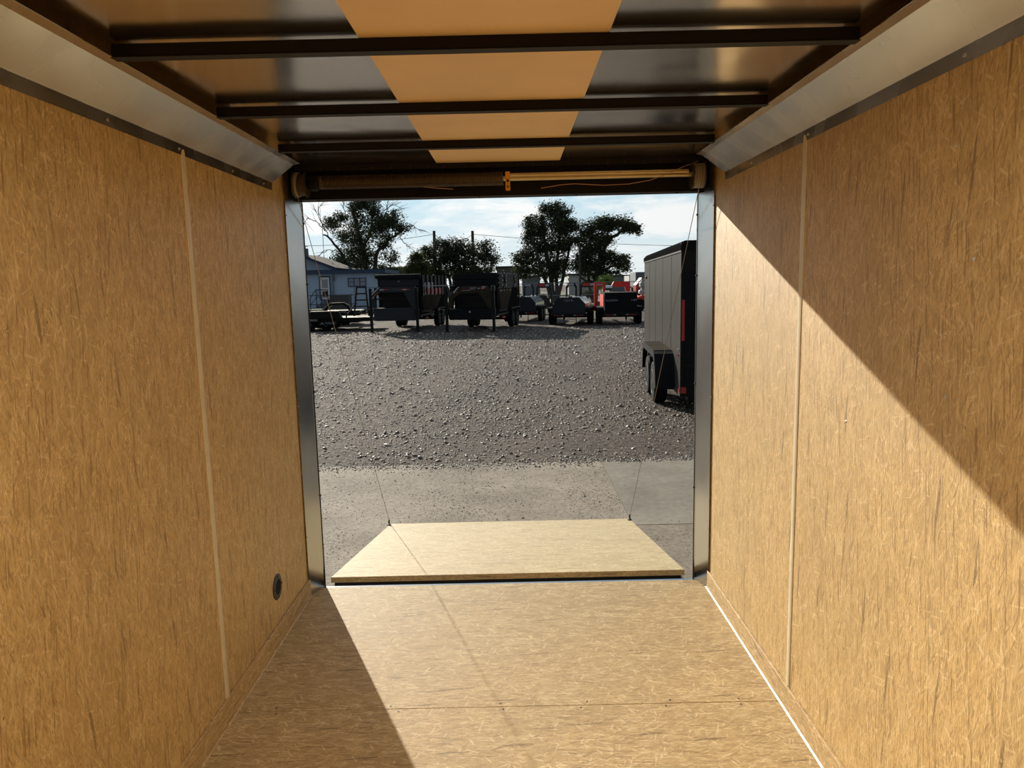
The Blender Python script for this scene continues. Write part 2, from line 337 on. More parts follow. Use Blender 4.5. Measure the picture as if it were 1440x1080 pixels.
# side walls
for sgn,nm in ((-1,'left'),(1,'right')):
    def X(a,b): return (min(sgn*a,sgn*b),max(sgn*a,sgn*b))
    m=MB(); ys=[YB]+seams[::-1]+[3.655]
    if sgn<0: ys=[YB,DY0]+[-9]+[DY1,.028]+ys[4:]
    for a,b in zip(ys,ys[1:]):
        if a==-9 or b==-9: continue
        m.box(*X(HW,HW+.008),a+.0015,b-.0015,0,2.16)
    if sgn<0: m.box(*X(HW,HW+.008),DY0,DY1,1.97,2.16)
    w=struct(m.build('wall_'+nm,'wall_wood'),('shaded' if sgn<0 else 'diagonally sunlit')+' strand board wall on the %s of the cargo trailer'%nm,'wall')
    k=MB()
    if sgn>0: k.box(*X(HW+.0085,HW+.06),YB-.05,3.672,-.12,2.22)
    else: k.box(*X(HW+.0085,HW+.06),YB-.05,DY0,-.12,2.22).box(*X(HW+.0085,HW+.06),DY1,3.672,-.12,2.22).box(*X(HW+.0085,HW+.06),DY0,DY1,1.97,2.22).box(*X(HW+.0085,HW+.06),DY0,DY1,-.12,.0)
    k.build('outer_skin','body_black',w)
    b=struct(MB().box(*X(HW-.011,HW-.0005),YB if sgn>0 else DY1,3.60,.0005,.092,.001).build('baseboard_'+nm,'kick_wood'),'low strand board kick plate along the foot of the %s wall'%nm,'baseboard')
    struct(MB().prism([(sgn*(HW-.0115),.0),(sgn*(HW-.0165),.0005),(sgn*(HW-.0115),.006)],YB,3.60).build('trim_%d'%(2 if sgn<0 else 3),'kick_wood' if sgn<0 else 'edge_white'),'thin pale strip between floor and %s kick plate'%nm,'trim')  # strip is white on the right, board-coloured on the left
    for i,y in enumerate(seams):
        if sgn<0 and i==3: continue
        pr=[(sgn*(HW+.001),y-.015),(sgn*(HW-.003),y-.013),(sgn*(HW-.0045),y-.006),(sgn*(HW-.0045),y+.006),(sgn*(HW-.003),y+.013),(sgn*(HW+.001),y+.015)]
        o=MB().prism(pr,.0925,2.045,'z').build('trim_%d'%(10+i*2+(sgn>0)),'strip'); struct(o,'beige vertical joint strip between boards of the %s wall%s'%(nm,'' if i==0 else ', behind the camera'),'trim')
    # cove moulding: wall flange, slanted face, short return lip
    p=[(HW,2.026),(HW-.0018,2.026),(HW-.004,2.060),(.921,2.134),(.906,2.150),(.904,2.1495),(.9185,2.1325),(HW-.0065,2.0585)]
    pr=[(HW-.0005,2.026),(HW-.002,2.0255),(HW-.006,2.0595),(.912,2.128),(.8855,2.1335),(.8858,2.1350),(.9125,2.1297),(HW-.0042,2.0625)]
    c=MB(); n=len(pr); end=3.36; tip=3.312
    vs=[(sgn*x,YB,z) for x,z in pr]+[(sgn*x,(end if x>.95 else tip+.0),z) for x,z in pr]
    c.add(vs,[tuple(range(n)),tuple(range(2*n-1,n-1,-1))]+[(i,(i+1)%n,n+(i+1)%n,n+i) for i in range(n)])
    t=thing('cove_moulding','long bent sheet metal cove trim between %s wall and roof bows'%nm,'cove trim',(0,0,0)); cv=c.build('cove_face','alu_cove',t)
    for y in (1.55,2.02,2.44,2.9,3.25) if sgn<0 else (1.1,1.62,2.44,3.0):
        MB().lathe([(0,.005),(sgn*-.002,.0045),(sgn*-.003,.002)],(sgn*(HW-.004),y,2.042),'x',12).build('screw','zinc',t)
    # rear door post (folded metal) with black rubber seal outside
    p=[(sgn*(HW-.0005),YP),(sgn*(HW-.008),YP-.006),(sgn*.988,3.648),(sgn*.985,3.654),(sgn*.985,3.662),(sgn*(HW-.0005),3.662)]
    t=thing('door_post','tall folded bare metal post on the %s side of the rear opening'%nm,'door post')
    MB().prism(p,.001,2.004,'z').build('post_cover','alu_post',t)
    MB().box(*X(.9815,.9845),3.655,3.663,.0,2.0).build('rubber_seal','rubber',t)
    for z in (.5,1.05,1.6,1.9): MB().lathe([(0,.006),(-sgn*.004,.004)],(sgn*.9815,3.659,z),'x',10).build('bolt','rubber',t)
    for z in (.06,.32,1.0,1.55,1.93): MB().lathe([(0,.004),(-.002,.003)],(sgn*(HW-.009),YP-.0045,z),'y',10).build('screw','zinc',t)
    struct(MB().box(*X(.9855,HW-.0005),3.6625,3.672,-.12,2.22).build('trim_%d'%(30+(sgn>0)),'body_black'),'black corner of the trailer body beside the %s door post'%nm,'trim')
# wall damage and nails on the right wall
wr=bpy.data.objects['wall_right']
for y,z in ((1.64,1.857),(1.55,1.609),(1.62,1.30),(2.1,1.15)): MB().lathe([(0,.0045),(-.0012,.003)],(HW,y,z),'x',10).build('nail','zinc',wr)
# front wall
struct(MB().box(-HW,HW,YB-.03,YB,0,2.16).build('wall_front','wall_wood'),'strand board front wall of the cargo trailer','wall')
# ceiling
ce=struct(MB().box(-HW-.05,HW+.05,YB-.05,3.74,2.166,2.23).build('ceiling','alu_ceiling'),'bare aluminium roof skin above the bows','ceiling')
st=tag(MB().box(-.297,.293,YB,3.545,2.1595,2.1645).build('ceiling_board','ply'),'long tan veneer board running down the middle of the roof','board')
for i,y in enumerate([3.023,2.413,1.803,1.193,.583,-.027,-.637,-1.247,-1.857]):
    lab=['third roof bow, the one nearest the rear opening','second roof bow counted from the camera, between two others','nearest thick black roof bow crossing overhead'][i] if i<3 else 'black roof bow overhead behind the camera'
    t=thing('roof_bow',lab,'roof bow',group='black roof bows across the ceiling')
    MB().box(-.882,.882,y-.022,y+.004,2.129,2.159,.003).build('bow_tube','bow',t)
    MB().box(-.884,.884,y-.0225,y+.010,2.1274,2.1288).build('bow_flange','zinc' if False else 'body_grey',t)
# added fill lamps, unseen behind the camera, to brighten the shaded boards
for i,y in enumerate((.95,-.33,-1.55)):
    t=thing('fill_lamp','added round fill lamp behind the camera, '+('nearest to it','middle one of three','nearest the front wall')[i],'lamp',(0,y,2.1594),group='added fill lamps on the roof board')
    MB().lathe([(0,.085),(-.008,.085),(-.012,.078)],(0,0,0),'z',28).build('fill_lamp_rim','white',t)
    ld=bpy.data.lights.new('fill_light','AREA'); ld.shape='DISK'; ld.size=.14; ld.energy=FILL_POWER*(.8,1.1,1.1)[i]; ld.color=(1,.84,.60)
    lo=bpy.data.objects.new('fill_light',ld); COL.objects.link(lo); lo.parent=t; lo.location=(0,0,-.016)
# header over the rear opening
t=thing('door_header','black steel header beam across the top of the rear opening','header')
MB().box(-1.034,1.034,3.62,3.72,2.011,2.1655).build('beam','bow',t)
MB().box(-.98,.98,3.548,3.5495,2.135,2.165).build('upper_flashing','bow',t)
for k in range(21):
    x=-.86+k*.086+random.uniform(-.012,.012); MB().box(x-.0012,x+.0012,3.545,3.5478,2.137,2.151).build('rivet','grey_panel',t)
for k,x in enumerate((-.9,-.1,.38,.88)): MB().lathe([(0,.006),(-.006,.004)],(x,3.66,2.011),'z',10).build('bolt','rubber',t)
# counterbalance spring
SY,SZ=3.56,2.083
t=thing('ramp_door_spring','ramp door counterbalance shaft with coiled spring under the header','spring assembly')
MB().lathe([(0,.0125),(1.99,.0125)],(-.995,SY,SZ),'x',20).build('shaft','shaft',t)
MB().lathe([(0,.010),(.86,.010)],(.05,SY-.008,SZ+.014),'x',16).build('shaft_key_tube','shaft',t)
pts=[]; turns=104
for k in range(turns*14+1):
    a=2*math.pi*k/14; pts.append((-.865+.885*k/(turns*14),SY+.030*math.cos(a),SZ+.030*math.sin(a)))
MB().tube(pts,.0037,5).build('coil_spring','spring',t)
MB().lathe([(0,.024),(.02,.040),(.05,.040),(.06,.028)],(-.925,SY,SZ),'x',24).build('winding_cone','black',t)
br=MB().box(.031,.053,SY-.048,SY-.044,2.020,2.108,.001).build('center_bracket','yellow',t); br['label']='yellow bracket in the middle of the shaft'
MB().lathe([(0,.006),(-.003,.006)],(.042,SY-.0485,2.065),'y',12).build('bolt','black',br); MB().lathe([(0,.005),(-.003,.005)],(.042,SY-.0485,2.038),'y',12).build('bolt','drum',br)
for sgn in (-1,1):
    d=MB().lathe([(0,.062),(.006,.062),(.010,.052),(.052,.052),(.056,.060),(.060,.060)],(sgn*.955-.03,SY,SZ-.008),'x',36).build('cable_drum','drum',t)
    for k in range(9 if sgn>0 else 4):
        x=sgn*.955+sgn*(.028-.006*k)+random.uniform(-.001,.001); a=[(x+.004*math.sin(3*q/10),SY+(.056+.001*k%3)*math.cos(q*math.pi/12),SZ-.008+.056*math.sin(q*math.pi/12)) for q in range(25)]
        MB().tube(a,.0022,6,False).build('wound_cable','dcable',d)
    MB().box(min(sgn*1.0,sgn*1.006),max(sgn*1.0,sgn*1.006),SY-.05,SY+.05,2.006,2.15).build('end_plate','black',t)
pts=[(.20,SY-.03,2.03),(.30,SY-.035,2.043),(.36,SY-.035,2.046),(.50,SY-.035,2.036),(.62,SY-.035,2.039),(.72,SY-.03,2.055),(.80,SY-.03,2.08),(.88,SY-.02,2.115),(.96,SY-.01,2.142),(1.0,SY,2.138)]
tag(MB().tube(pts,.0018,6).build('loose_wire','copper'),'thin tan wire sagging beside the shaft right of the yellow bracket','wire')
tag(MB().tube([(-.36,SY-.04,2.047),(-.30,SY-.04,2.040),(-.22,SY-.035,2.034)],.0018,6).build('loose_wire','copper'),'short loose wire end hanging under the coiled spring','wire')
# ramp door
rl,rr=-.975,.958
y0,z0,y1,z1=3.745,.012,5.61,-.324
t=thing('ramp_door','lowered strand board ramp door sloping down from the trailer floor','ramp')
L_=math.hypot(y1-y0,z1-z0); ang=math.atan2(z1-z0,y1-y0)
rp=thing('tmp','x','x'); bpy.data.objects.remove(rp)
t.location=(0,y0,z0); t.rotation_euler=(ang,0,0)
MB().box(rl,rr,0,L_,-.030,0,.001).build('deck_board','ramp_wood',t)
m=MB().box(rl+.015,rr-.015,.02,.06,-.078,-.0305).box(rl+.015,rr-.015,L_-.05,L_-.01,-.078,-.0305)
for k in range(6): x=rl+.02+k*(rr-rl-.08)/5; m.box(x,x+.04,.062,L_-.052,-.078,-.0305)
m.build('steel_frame','black',t)
MB().box(rl+.0,rr-.0,.0,L_,-.086,-.0785).build('outer_skin','pewter',t)
for x in (rl+.004,rr-.004):
    a=MB().box(x-.018,x+.012,L_-.10,L_-.06,.0,.006,.001).tube([(x,L_-.08,.006),(x-.004,L_-.08,.03),(x,L_-.082,.045)],.006,8).build('cable_anchor','rubber',t)
for x0_ in (-.9,-.3,.3,.9-.14): MB().tube([(x0_,-.012,-.07),(x0_+.12,-.012,-.07)],.009,10).build('hinge','black',t)
def cab(p,q,sag=.012,n=14): 
    p=Vector(p);q=Vector(q); return [p.lerp(q,i/n)-Vector((0,0,sag*4*(i/n)*(1-i/n))) for i in range(n+1)]
ax=y1-.08*math.cos(ang); az=z1+.08*math.sin(-ang)+.045
tag(MB().tube(cab((-.972,SY-.02,2.03),(rl+.004,ax,az),0),.0018,6).build('lift_cable','cable'),'thin steel cable from the left drum down to the ramp corner','cable')
tag(MB().tube(cab((.962,SY-.02,2.03),(rr-.004,ax,az),0),.0018,6).build('lift_cable','cable'),'thin steel cable from the right drum down to the ramp corner','cable')
# round flow-through vent low on the left wall
t=thing('wall_vent','small round dark grille vent low on the left wall near the rear','vent',(-HW,3.07,.255))
MB().lathe([(0,.058),(.003,.058),(.006,.052),(.006,.036),(.002,.034)],(0,0,0),'x',36).build('flange','grille',t)
m=MB()
for k in range(-4,5):
    h=math.sqrt(.034**2-(k*.0075)**2); m.box(.003,.0055,k*.0075-.0012,k*.0075+.0012,-h,h); m.box(.003,.0055,-h,h,k*.0075-.0012,k*.0075+.0012)
m.build('mesh_screen','rubber',t)
for a in (90,180,270,0): MB().lathe([(0.004,.005),(.008,.004)],(0,.046*math.cos(math.radians(a)),.046*math.sin(math.radians(a))),'x',10).build('screw','black',t)

# ================================================================== the yard
YC=7.95
def slab(pts,z0,z1,name,mat,lab,cat):
    return struct(MB().prism(pts,z0,z1,'z').build(name,mat),lab,cat)
slab([(-400,YC),(400,YC),(400,62),(-400,62)],GZ-.3,GZ-.005,'ground','gravel','wide yard of crushed brown gravel','gravel yard')
m=MB()
m.box(-14,1.009,-8,YC-.03,GZ-.2,GZ); 
struct(m.build('floor_apron','concrete'),'dusty crumb-strewn concrete apron behind the ramp','concrete')
struct(MB().box(1.012,14,5.735,YC+.0,GZ-.2,GZ).build('floor_apron','concrete_clean'),'smooth swept concrete slab at the right of the apron','concrete')
struct(MB().box(1.012,14,-8,5.725,GZ-.2,GZ-.001).build('floor_apron','concrete'),'dusty concrete slab right of the ramp, before the joint','concrete')
struct(MB().box(-14,14,-8,YC-.05,GZ-.3,GZ-.02).build('ground_base','seam'),None)
struct(MB().box(-400,400,62,170,GZ-.3,GZ+.02).build('ground_grass','grass'),'strip of dry green grass beyond the chain link fence','grass')
struct(MB().box(-400,400,170,900,GZ-.3,GZ+.01).build('ground_far','gravel'),'far flat land','ground')
# loose stones
ico=np.array([(0,0,1)]+[(.894*math.cos(k*1.2566),.894*math.sin(k*1.2566),.447) for k in range(5)]+[(.894*math.cos((k+.5)*1.2566),.894*math.sin((k+.5)*1.2566),-.447) for k in range(5)]+[(0,0,-1)])
icf=[(0,1+k,1+(k+1)%5) for k in range(5)]+[(1+k,6+k,1+(k+1)%5) for k in range(5)]+[(1+(k+1)%5,6+k,6+(k+1)%5) for k in range(5)]+[(11,6+(k+1)%5,6+k) for k in range(5)]
icf=np.array(icf)
def stones(name,X,Y,Z,S,mat,lab,cat,flat=.58):
    n=len(X); v=np.repeat(ico[None],n,0)*(1+rng.uniform(-.28,.28,(n,12,1)))
    sc=np.stack([S*rng.uniform(.8,1.5,n),S*rng.uniform(.7,1.1,n),S*rng.uniform(flat*.6,flat*1.2,n)],1); v=v*sc[:,None]
    a=rng.uniform(0,6.28,n); c,s=np.cos(a)[:,None],np.sin(a)[:,None]; x=v[...,0]*c-v[...,1]*s; y=v[...,0]*s+v[...,1]*c
    tl=rng.uniform(-.5,.5,n)[:,None]; z=v[...,2]*np.cos(tl)+x*np.sin(tl)
    v=np.stack([x+X[:,None],y+Y[:,None],z+Z[:,None]+sc[:,2:3]*.35],2).reshape(-1,3)
    f=(icf[None]+(np.arange(n)*12)[:,None,None]).reshape(-1)
    me=bpy.data.meshes.new(name); me.vertices.add(len(v)); me.vertices.foreach_set('co',v.ravel()); me.loops.add(len(f)); me.loops.foreach_set('vertex_index',f.astype(np.int32))
    me.polygons.add(len(f)//3); me.polygons.foreach_set('loop_start',np.arange(0,len(f),3,dtype=np.int32)); me.update(calc_edges=True); me.materials.append(MT[mat])
    o=bpy.data.objects.new(name,me); COL.objects.link(o); return tag(o,lab,cat,None,'stuff')
n=85000
Y=8.0+25*rng.random(n)**1.25; X=(rng.random(n)-.52)*(.62*Y+1.6); 
h=.5+.5*np.sin(X*1.3+Y*.7)*np.sin(X*.4-Y*.9); keep=rng.random(n)<(.35+.65*h); keep&=~((Y<9.3)&(rng.random(n)<.55)); X,Y=X[keep],Y[keep]
S=np.exp(rng.normal(-4.55,.5,len(X))).clip(.005,.045)*(.50+.036*Y)
stones('gravel_stones',X,Y,np.full(len(X),GZ-.005),S,'stone','loose pale and dark stones strewn over the gravel yard','stones')
n=16000
Y=3.9+4.05*rng.random(n); X=(rng.random(n)-.5)*4.4; d=np.exp(-((X+.25+.12*(Y-6))**2)/.09)+np.exp(-((X-.75)**2)/.05)+.35*(X<-.7)+.12; d=np.where((X>1.0),.03,d); keep=(rng.random(n)<d); X,Y=X[keep],Y[keep]
stones('dirt_crumbs',X,Y,np.full(len(X),GZ),np.exp(rng.normal(-5.9,.4,len(X))).clip(.0015,.011),'crumb','small dark dirt crumbs tracked over the concrete apron','dirt',.7)
# gravel spill along the edge of the apron
n=2600
X=(rng.random(n)-.5)*6; Y=YC+rng.normal(-.02,.05,n)-np.abs(rng.normal(0,.12,n))*(X<.9)
stones('gravel_spill',X,Y,np.full(n,GZ),np.exp(rng.normal(-5.0,.35,n)).clip(.003,.02),'stone','fine gravel spilled over the edge of the concrete','stones',.7)

# ------------------------------------------------------------------ wheels
def wheel(parent,x,y,r,w,side,rim='rim',name='wheel'):
    """side = +1: outer face towards local +x"""
    o=MB().lathe([(-w/2,r*.60),(-w/2,r*.92),(-w*.36,r),(w*.36,r),(w/2,r*.92),(w/2,r*.60)],(x,y,r),'x',32).build(name,'tire',parent)
    h=MB(); s=side
    h.lathe([(s*w*.30,r*.60),(s*w*.51,r*.60),(s*w*.53,r*.55),(s*w*.40,r*.50),(s*w*.36,r*.20),(s*w*.52,r*.16),(s*w*.54,r*.02)],(x,y,r),'x',24)
    for k in range(6):
        a=k*math.pi/3; h.box(x+s*w*.40-.006,x+s*w*.40+.014,y+r*.36*math.cos(a)-r*.07,y+r*.36*math.cos(a)+r*.07,r+r*.36*math.sin(a)-r*.07,r+r*.36*math.sin(a)+r*.07)
    h.build('rim',rim,o); return o

# ------------------------------------------------------------------ enclosed trailer parked at the right
EA=-math.atan2(.59,6.4)
EX,EY=2.49,10.4
t=thing('enclosed_trailer','pewter grey enclosed cargo trailer with black rear parked on the right','cargo trailer',(EX,EY,GZ),EA)
EL,EW=5.9,2.12; zb,zt=.33,2.50
m=MB().box(0,EW,0.02,EL,zb,zt); m.prism([(0,EL),(EW,EL),(EW*.5,EL+1.0)],zb,zt,'z'); m.build('body','pewter',t)
m=MB()
for k in range(1,5): m.box(-.004,-.0005,k*1.18-.008,k*1.18+.008,zb+.06,zt-.10)
m.build('panel_seams','black',t)
MB().box(-.012,EW+.012,.0,.035,zb-.02,zt+.03).build('rear_frame','black',t)
MB().box(.05,EW-.05,-.022,-.0005,zb+.04,zt-.38).build('ramp_door','body_black',t)
MB().prism([(-.02,zt-.07),(-.02,zt+.0),(.04,zt+.06),(EW-.04,zt+.06),(EW+.02,zt),(EW+.02,zt-.07)],-.03,EL).build('roof_cap','roofblack',t)
MB().box(-.016,-.001,.0,EL,zt-.10,zt-.075).build('top_rail','alurim',t)
MB().box(-.016,-.001,.0,EL,zb-.02,zb+.03).build('bottom_rail','grey_panel',t)
b=MB().box(.35,1.2,-.028,-.0005,zt-.34,zt-.12,.004).build('marker_panel','body_black',t)
for x,z in ((.52,zt-.18),(.52,zt-.28),(.78,zt-.17),(.70,zt-.30)): MB().lathe([(0,.012),(-.008,.010)],(x,-.028,z),'y',10).build('marker_light','white',b)
l=MB().box(.004,.045,-.03,-.0005,1.13,1.72,.003).build('tail_light','lensred',t); l['label']='tall red strip tail light'
l=MB().box(.0,.075,-.024,-.0005,zb+.03,zb+.12).build('reflector','lensred',t); l=MB().box(-.017,-.0165,.10,.16,zb+.02,zb+.09).build('reflector','lensred',t)
MB().box(.03,.9,-.034,-.0225,.74,.79,.003).build('lock_bar','black',t)
MB().lathe([(0,.035),(-.02,.03),(-.03,.01)],(-.001,5.35,zt-.42),'x',16).build('side_vent','black',t)
MB().lathe([(0,.02),(-.02,.012)],(-.001,.22,.98),'x',12).build('marker_light','white',t); MB().lathe([(0,.02),(-.02,.012)],(-.001,.22,.90),'x',12).build('marker_light','lensred',t)
# fender: flat top with rounded sloping ends
fo=[(.62,.34),(.70,.62),(.86,.86),(1.0,.90),(2.75,.90),(2.92,.84),(3.02,.66),(3.08,.40)]
fi=[(y+(.012 if y<1.5 else -.012),z-.014) for y,z in fo]
m=MB(); m.prism(fo+fi[::-1],-.30,-.001,'x'); 
m.build('fender','body_black',t)
MB().prism([(1.0,.905),(2.75,.905),(2.75,.900),(1.0,.900)],-.29,-.01,'x').build('fender_tread','brown_steel',t)
MB().prism([(.63,.34),(.71,.62),(.865,.85),(1.0,.885),(2.75,.885),(2.91,.83),(3.0,.66),(3.07,.40),(2.93,.40),(2.87,.62),(2.80,.76),(2.70,.80),(1.95,.80),(1.87,.70),(1.80,.80),(1.05,.80),(.93,.74),(.85,.60),(.80,.34)],-.302,-.29,'x').build('fender_skirt','body_black',t)
for yy in (1.40,2.35):
    wheel(t,-.165,yy,.345,.21,-1,'alurim'); wheel(t,EW+.165,yy,.345,.21,1,'alurim')
    MB().tube([(-.05,yy,.345),(EW+.05,yy,.345)],.04,10).build('axle','black',t)
MB().box(EW+.001,EW+.30,.62,3.08,.86,.90).build('fender','body_black',t)
MB().box(.12,EW-.12,.1,EL,zb-.10,zb-.001).build('chassis','black',t)
MB().tube([(EW*.5,EL+.9,.45),(EW*.5,EL+2.1,.45)],.06,10).build('tongue','black',t)
MB().tube([(EW*.5,EL+1.9,0.02),(EW*.5,EL+1.9,.75)],.035,10).build('jack','black',t)
tag(MB().box(3.02,3.22,10.25,10.50,GZ-.004,GZ+.05,.006).build('wheel_block','galv'),'small pale block lying in shade under the grey enclosed trailer','block')

# ------------------------------------------------------------------ gooseneck dump trailers
def tape(parent,x0,x1,y,z0,z1,n,first='white'):
    for k in range(n):
        a=x0+(x1-x0)*k/n; b=x0+(x1-x0)*(k+1)/n; c=('white','lensred')[(k+(first!='white'))%2]
        MB().box(a,b-.004,y-.004,y-.0005,z0,z1).build('reflective_tape',c,parent)
def dump(label,loc,rz,variant):
    t=thing('dump_trailer',label,'dump trailer',(*loc,GZ),rz,'gooseneck dump trailers in the back row')
    BL=6.7 if variant==1 else 5.45; WY=(4.5,5.42) if variant==1 else (3.75,4.67); wo=0 if variant==1 else -.75
    for x in (-1.05,1.05):
        j=MB().box(x-.055,x+.055,-.06,.06,.03,1.95,.008).build('jack_leg','black',t); MB().box(x-.12,x+.12,-.12,.12,.0,.03).build('foot_plate','black',j)
        MB().box(x-.08,x+.08,-.085,.085,.72,1.02,.01).build('jack_sleeve','black',j)
    if variant==1:
        o=[(-1.0,1.08),(-1.0,1.72),(-.66,2.02),(.98,2.02),(.98,1.08)]; i=[(-.82,1.08),(-.82,1.62),(-.58,1.76),(.48,1.76),(.84,1.08)]
    else:
        o=[(-.98,1.0),(-.92,1.50),(-.46,1.97),(.76,1.97),(.98,1.70),(.98,1.0)]; i=[(-.78,1.0),(-.74,1.42),(-.40,1.66),(.40,1.66),(.62,1.40),(.84,1.0)]
    m=MB()
    for k in range(len(o)-1): m.prism([o[k],o[k+1],i[k+1],i[k]],-.05,.16)
    nk=m.build('gooseneck','body_grey' if variant==1 else 'brown_steel',t)
    if variant==1:
        tape(nk,-.60,-.22,-.05,1.86,1.91,2); tape(nk,.28,.78,-.05,1.85,1.90,3,'red')
        lettering('DIAMOND',.15,'letter_dim',nk,(.03,-.053,1.88),(math.pi/2,0,0),width=.46)
        MB().prism([(-.98,1.70),(-.64,2.01),(-.60,1.99),(-.96,1.65)],-.058,-.0505).build('corner_stripe','white',nk)
        MB().prism([(-.90,1.60),(-.70,1.80),(-.68,1.76),(-.88,1.56)],-.056,-.0505).build('corner_tape','lensred',nk)
        MB().prism([(-.96,1.53),(-.88,1.61),(-.86,1.57),(-.94,1.49)],-.056,-.0505).build('corner_tape','white',nk)
    else:
        lettering('BUCK',.15,'red_dim',nk,(-.16,-.053,1.86),(math.pi/2,0,0),width=.30,shear=.2); lettering('SHOT',.15,'letter',nk,(.17,-.053,1.86),(math.pi/2,0,0),width=.30,shear=.2)
        MB().prism([(-.33,1.765),(.05,1.785),(.12,1.80),(-.33,1.782)],-.055,-.0505).build('swoosh','letter',nk)
        tape(nk,.38,.74,-.05,1.84,1.88,4); MB().box(.56,.74,-.055,-.0505,1.90,1.94).build('decal','letter',nk)
        MB().prism([(-.72,1.72),(-.50,1.94),(-.44,1.94),(-.68,1.66)],-.058,-.0505).build('corner_stripe','letter',nk)
        MB().prism([(-.60,1.68),(-.55,1.73),(-.52,1.70),(-.57,1.65)],-.056,-.0505).build('corner_tape','lensred',nk)
    # toolbox between the legs
    tb=MB()
    if variant==1: tb.box(-.93,.93,-.03,.5,.50,1.06,.02)
    else: tb.prism([(-.96,.60),(-.90,.52),(.90,.52),(.96,.60),(.96,.98),(-.96,.98)],-.03,.5)
    tb=tb.build('toolbox','body_grey' if variant==1 else 'body_black',t)
    if variant==1: MB().box(-.88,-.50,.02,.3,1.062,1.075).build('lid','deckwood',tb); 
    else: MB().lathe([(0,.045),(-.02,.04)],(0,-.03,.86),'y',16).build('latch','letter',tb)
    # black hydraulic bay and cross tubes behind
    MB().box(-.7,.7,.55,.95,1.0,1.72).build('hydraulic_box','black',t)
    MB().box(-.80,.80,.06,.12,1.46,1.50).build('cross_tube','black',t)
    MB().box(-.9,.9,.97,1.05,.55,1.95).build('front_bulkhead','body_black',t)
    for x in (-.48,.48): MB().box(x-.06,x+.06,.5,BL+.1,.56,.78).build('frame_rail','black',t)
    for x in (-.85,.85): MB().box(x-.07,x+.07,.16,1.05,1.74,1.97).build('neck_beam','black',t)
    # bed
    zt=2.52
    m=MB().box(-.98,.98,1.12,1.17,1.0,zt-.06); m.box(-.98,.98,1.17,BL,.84,.90); m.build('bed','body_black',t)
    bf=MB().box(-.93,.90,1.085,1.1195,2.04,zt-.12).build('bed_front','body_grey' if variant==1 else 'body_black',t)
    if variant==1: MB().box(-.05,.01,1.07,1.0845,2.22,2.27).build('marker_light','white',bf)
    for sg in (-1,1):
        xa,xb=sorted((sg*.98,sg*1.0))
        w=MB().box(xa,xb,1.17,BL,1.55 if variant==1 else 1.86,zt).build('bed_side','body_black' if variant==1 else 'black',t)
        w2=MB().prism([(1.2,1.55 if variant==1 else 1.86),(5.6 if variant==1 else 4.1,1.55 if variant==1 else 1.86),(4.4 if variant==1 else 2.9,.90),(1.5,.90)],*sorted((sg*.975,sg*1.0)),axis='x').build('sloped_side_plate','brown_steel',t)
        MB().prism([(1.0,.90),(BL,.90),(BL,1.55 if variant==1 else 1.86),(1.0,1.55 if variant==1 else 1.86)],*sorted((sg*.955,sg*.974)),axis='x').build('lower_side','roofblack',t)
        if variant==1:
            for k in range(7): 
                y=1.25+k*.86; MB().box(*sorted((sg*1.0005,sg*1.06)),y,y+.16,1.56,zt).build('side_rib','black',w)
            MB().box(*sorted((sg*1.0605,sg*1.075)),1.2,6.7,2.0,2.03).build('side_rail','galv',w)
            MB().box(*sorted((sg*1.0005,sg*1.008)),1.9,6.0,1.60,1.90).build('red_graphic','red',w); MB().box(*sorted((sg*1.0085,sg*1.012)),1.9,3.6,1.90,2.18).build('white_graphic','letter',w)
            MB().box(*sorted((sg*1.0085,sg*1.012)),1.9,2.3,1.60,1.75).build('white_graphic','letter',w)
            for y in (1.3,3.0): 
                MB().box(*sorted((sg*1.0605,sg*1.066)),y-.06,y+.14,1.60,1.66).build('reflective_tape','lensred',w); MB().box(*sorted((sg*1.0605,sg*1.066)),y+.15,y+.4,2.06,2.11).build('reflective_tape','lensred',w)
        else:
            for k in range(3):
                z=1.90+k*.205; p=MB().box(*sorted((sg*1.0005,sg*1.045)),1.2,BL-.15,z,z+.165,.01).build('side_board','grey_panel',w)
                for y in (1.8,2.6,4.5): MB().lathe([(0,.05),(sg*.012,.045)],(sg*1.045,y,z+.08),'x',12).build('tie_ring','letter',p)
            for y in (2.1,4.2):
                MB().tube([(sg*1.055,y+.3,zt+.0),(sg*1.055,y,zt-.22),(sg*1.055,y+.2,zt-.42),(sg*1.055,y-.15,zt-.64)],.035,6).build('strap','black',w)
            for k in range(4): 
                y=1.6+k*.62; MB().box(*sorted((sg*1.0005,sg*1.004)),y,y+.12,1.72,1.75).build('decal','letter',w2); MB().box(*sorted((sg*1.0005,sg*1.004)),y+.16,y+.24,1.72,1.75).build('decal','letter',w2)
        MB().box(*sorted((sg*.985,sg*1.05)),BL,BL+.12,.62,zt,.01).build('rear_post','brown_steel' if variant==2 else 'black',t)
        # fender and tandem wheels
        MB().prism([(a_+wo,b_) for a_,b_ in ((3.95,.78),(4.05,.92),(5.9,.92),(6.0,.78),(5.95,.78),(5.86,.88),(4.09,.88),(4.0,.78))],*sorted((sg*.84,sg*1.14)),axis='x').build('fender','black',t)
        for y in WY: wheel(t,sg*.99,y,.385,.24,sg)
    for y in WY: MB().tube([(-.9,y,.385),(.9,y,.385)],.05,8).build('axle','black',t)
